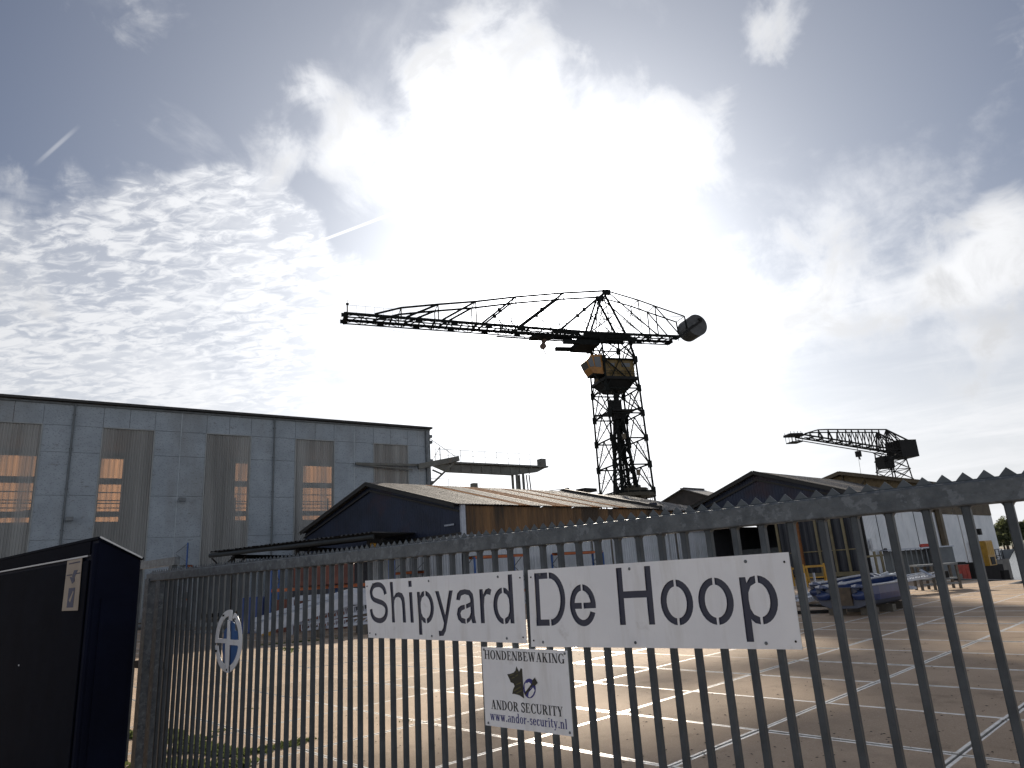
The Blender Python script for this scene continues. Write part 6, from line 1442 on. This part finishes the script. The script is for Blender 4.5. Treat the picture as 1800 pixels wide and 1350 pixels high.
for q, px in enumerate((1419, 1437)): 
    p = G(px, 1046); k = B(); k.bar(p, p+UP*1.0, .16, .05); k.build('jack_post', alu, None, label=('left' if q == 0 else 'right')+' slim pale jack post below the yellow trestle pair', cat='post')
# wall box, lamp and tank at the hall corner
p = EC+sn*.35+ax*.9; k = B(); k.box(p+UP*2.25, ax*.32, sn*.06, UP*.4); k.build('notice_board', whiteclad, None, label='small blank pale notice board at the near corner of the white wall', cat='board')
p = EC+sn*.6+ax*2.3; root = T('wall_hose_reel', p+UP*1.1, 'black hose reel on a post beside the near corner of the white wall', 'hose reel'); k = B(); disc(k, p+UP*1.55, .35, .14, sn); k.build('reel', blackm, root); k = B(); k.bar(p, p+UP*1.5, .08, .08); k.build('post', steelgrey, root)
p = EC+sn*1.6+ax*4.2; k = B(); k.tube([p+UP*.02, p+UP*.85], .5, 16); k.build('round_tank', gpaint, None, label='grey round tank at the foot of the white wall', cat='tank')
p = EC+sn*1.2+ax*2.8; k = B(); k.poly([p+UP*.02, p+ax*1.7+UP*.02, p+ax*.1+UP*1.2], .8, sn); k.build('dark_ramp', blackm, None, label='dark wedge-shaped ramp beside the round tank', cat='ramp')
# quay-side things
pY = onv(1712, 974, ED, AX)+sn*.9
root = T('yellow_box', pY, 'yellow metal switch box on the dark quay platform by the white wall', 'switch box')
k = B(); k.box(pY, ax*1.3, sn*.55, UP*1.2); k.build('housing', yellow, root)
k = B(); k.box(pY-UP*.7+sn*.57, ax*.7, sn*.03, UP*.35); k.build('vent_panel', blackm, root)
k = B()
for i in range(4): k.box(pY+ax*(-.93+i*.62)+sn*.57+UP*.45, ax*.27, sn*.02, UP*.6)
k.build('door_panel', mat('yellow_door', (.50, .28, .03)), root)
zpl = onv(1730, 993, ED, AX).z
root = T('quay_platform', Vector((pY.x, pY.y, -2)), 'dark timber-faced quay platform with railing under the yellow box', 'platform')
pa = (onv(1693, 1000, ED, AX)-ED).dot(ax); pb = (onv(1757, 990, ED, AX)-ED).dot(ax)
k = B(); pm = (onv(1731, 990, ED, AX)-ED).dot(ax)
k.box(ED+ax*(pa+pm)/2+sn*.8+UP*((zpl-3.2)/2), ax*(pm-pa)/2, sn*.7, UP*(zpl+3.2)/2); k.box(ED+ax*(pm+pb)/2+sn*.3+UP*((zpl-3.2)/2), ax*(pb-pm)/2, sn*.25, UP*(zpl+3.15)/2); k.build('deck_block', shipd, root)
k = B(); n_ = 4
for i in range(n_+1): q = ED+ax*(pm+(pb-pm)*(i/n_))+sn*.5+UP*zpl; k.bar(q, q+UP*1.4, .06, .06)
for z in (1.4, .75): k.bar(ED+ax*pm+sn*.5+UP*(zpl+z), ED+ax*pb+sn*.5+UP*(zpl+z), .06, .06)
k.build('railing', blackm, root)
# boxes on the quay edge
p = G(1672, 1016)+Vector((0, 3, 0)); item('red_switch_box', pr(1690, 1014, 55)+UP*-.6, adir(95), adir(5), (.9, .6, 1.3), reds, 'red upright box in front of the dark quay platform', 'box', None, reds)
item('dark_container', pr(1672, 1012, 57)+UP*-.9, adir(95), adir(5), (1.8, .8, 1.7), mat('dark_maroon_box', (.06, .02, .02)), 'dark maroon container left of the red upright box', 'container', None, blackm)
item('dark_container', pr(1708, 1012, 57)+UP*-.9, adir(95), adir(5), (1.5, .8, 1.7), shipd, 'black container right of the red upright box', 'container', None, blackm)
k = B(); a = pr(1765, 1002, 48); k.bar(Vector((a.x, a.y, -3)), Vector((a.x, a.y, pr(1765, 1002, 48).z)), .3, .3); k.build('mooring_pile', blackm, None, label='black mooring pile in the water right of the ship bow', cat='pile')
# ship with its bow beyond the hall
sb0 = pr(1752, 965, 100); shd = adir(30); shr = adir(120)
ship = T('moored_ship', Vector((sb0.x, sb0.y, -3)), 'pale grey ship bow with small dark windows beyond the white hall end', 'ship')
C_s = Vector((sb0.x, sb0.y, 0)); k = B()
tipv = pr(1786, 975, 92); tip = Vector((tipv.x, tipv.y, tipv.z)); back = C_s-adir(118)*6
dS = (Vector((tip.x, tip.y, 0))-Vector((back.x, back.y, 0))); LS = dS.length; dS.normalize(); rS = dS.cross(UP)
zd = pr(1760, 970, 95).z; nS = 8
for i in range(nS+1):
    t_ = i/nS; hwid = 1.5*(1-t_**2.2)+.05; x = LS*t_
    for (wf_, z, xo) in ((-1, zd+.25*t_, 0), (-.75, -.8, -1.6*t_), (-.3, -2.3, -4.0*t_), (.3, -2.3, -4.0*t_), (.75, -.8, -1.6*t_), (1, zd+.25*t_, 0)):
        k.v.append(Vector((back.x, back.y, 0))+dS*(x+xo)+rS*(hwid*wf_)+UP*z)
for i in range(nS):
    for j in range(5): k.f.append((i*6+j, i*6+j+1, (i+1)*6+j+1, (i+1)*6+j)); k.m.append(0)
    k.f.append((i*6+5, i*6, (i+1)*6, (i+1)*6+5)); k.m.append(0)
k.f.append(tuple(range(6))); k.m.append(0)
k.build('hull', shipm, ship)
zw = pr(1760, 955, 95).z
k = B(); b0_ = Vector((back.x, back.y, 0))
k.add([b0_+dS*1+rS*1.2+UP*zd, b0_+dS*(LS*.72)+rS*.8+UP*zd, b0_+dS*(LS*.72)-rS*.8+UP*zd, b0_+dS*1-rS*1.2+UP*zd, b0_+dS*1+rS*1.1+UP*(zw+.5), b0_+dS*(LS*.60)+rS*.7+UP*(zw-.5), b0_+dS*(LS*.6)-rS*.7+UP*(zw-.5), b0_+dS*1-rS*1.1+UP*(zw+.5)], [(0, 1, 5, 4), (1, 2, 6, 5), (2, 3, 7, 6), (3, 0, 4, 7), (4, 5, 6, 7)])
k.build('wheelhouse', shipm, ship)
for i in range(4):
    fr = .42+i*.14; a0_ = (b0_+dS*1+rS*1.22+UP*zd).lerp(b0_+dS*(LS*.72)+rS*.82+UP*zd, fr); k = B(); k.box(a0_+UP*((zw-zd)*.45), dS*.28, rS*.06, UP*.38); k.build('window', glassd, ship)
k = B(); p = pr(1745, 972, 88); k.poly([p-dS*.9, p+dS*.6-UP*.5, p-dS*.9-UP*.8], .4, rS); k.build('bow_fender', rubber, ship)
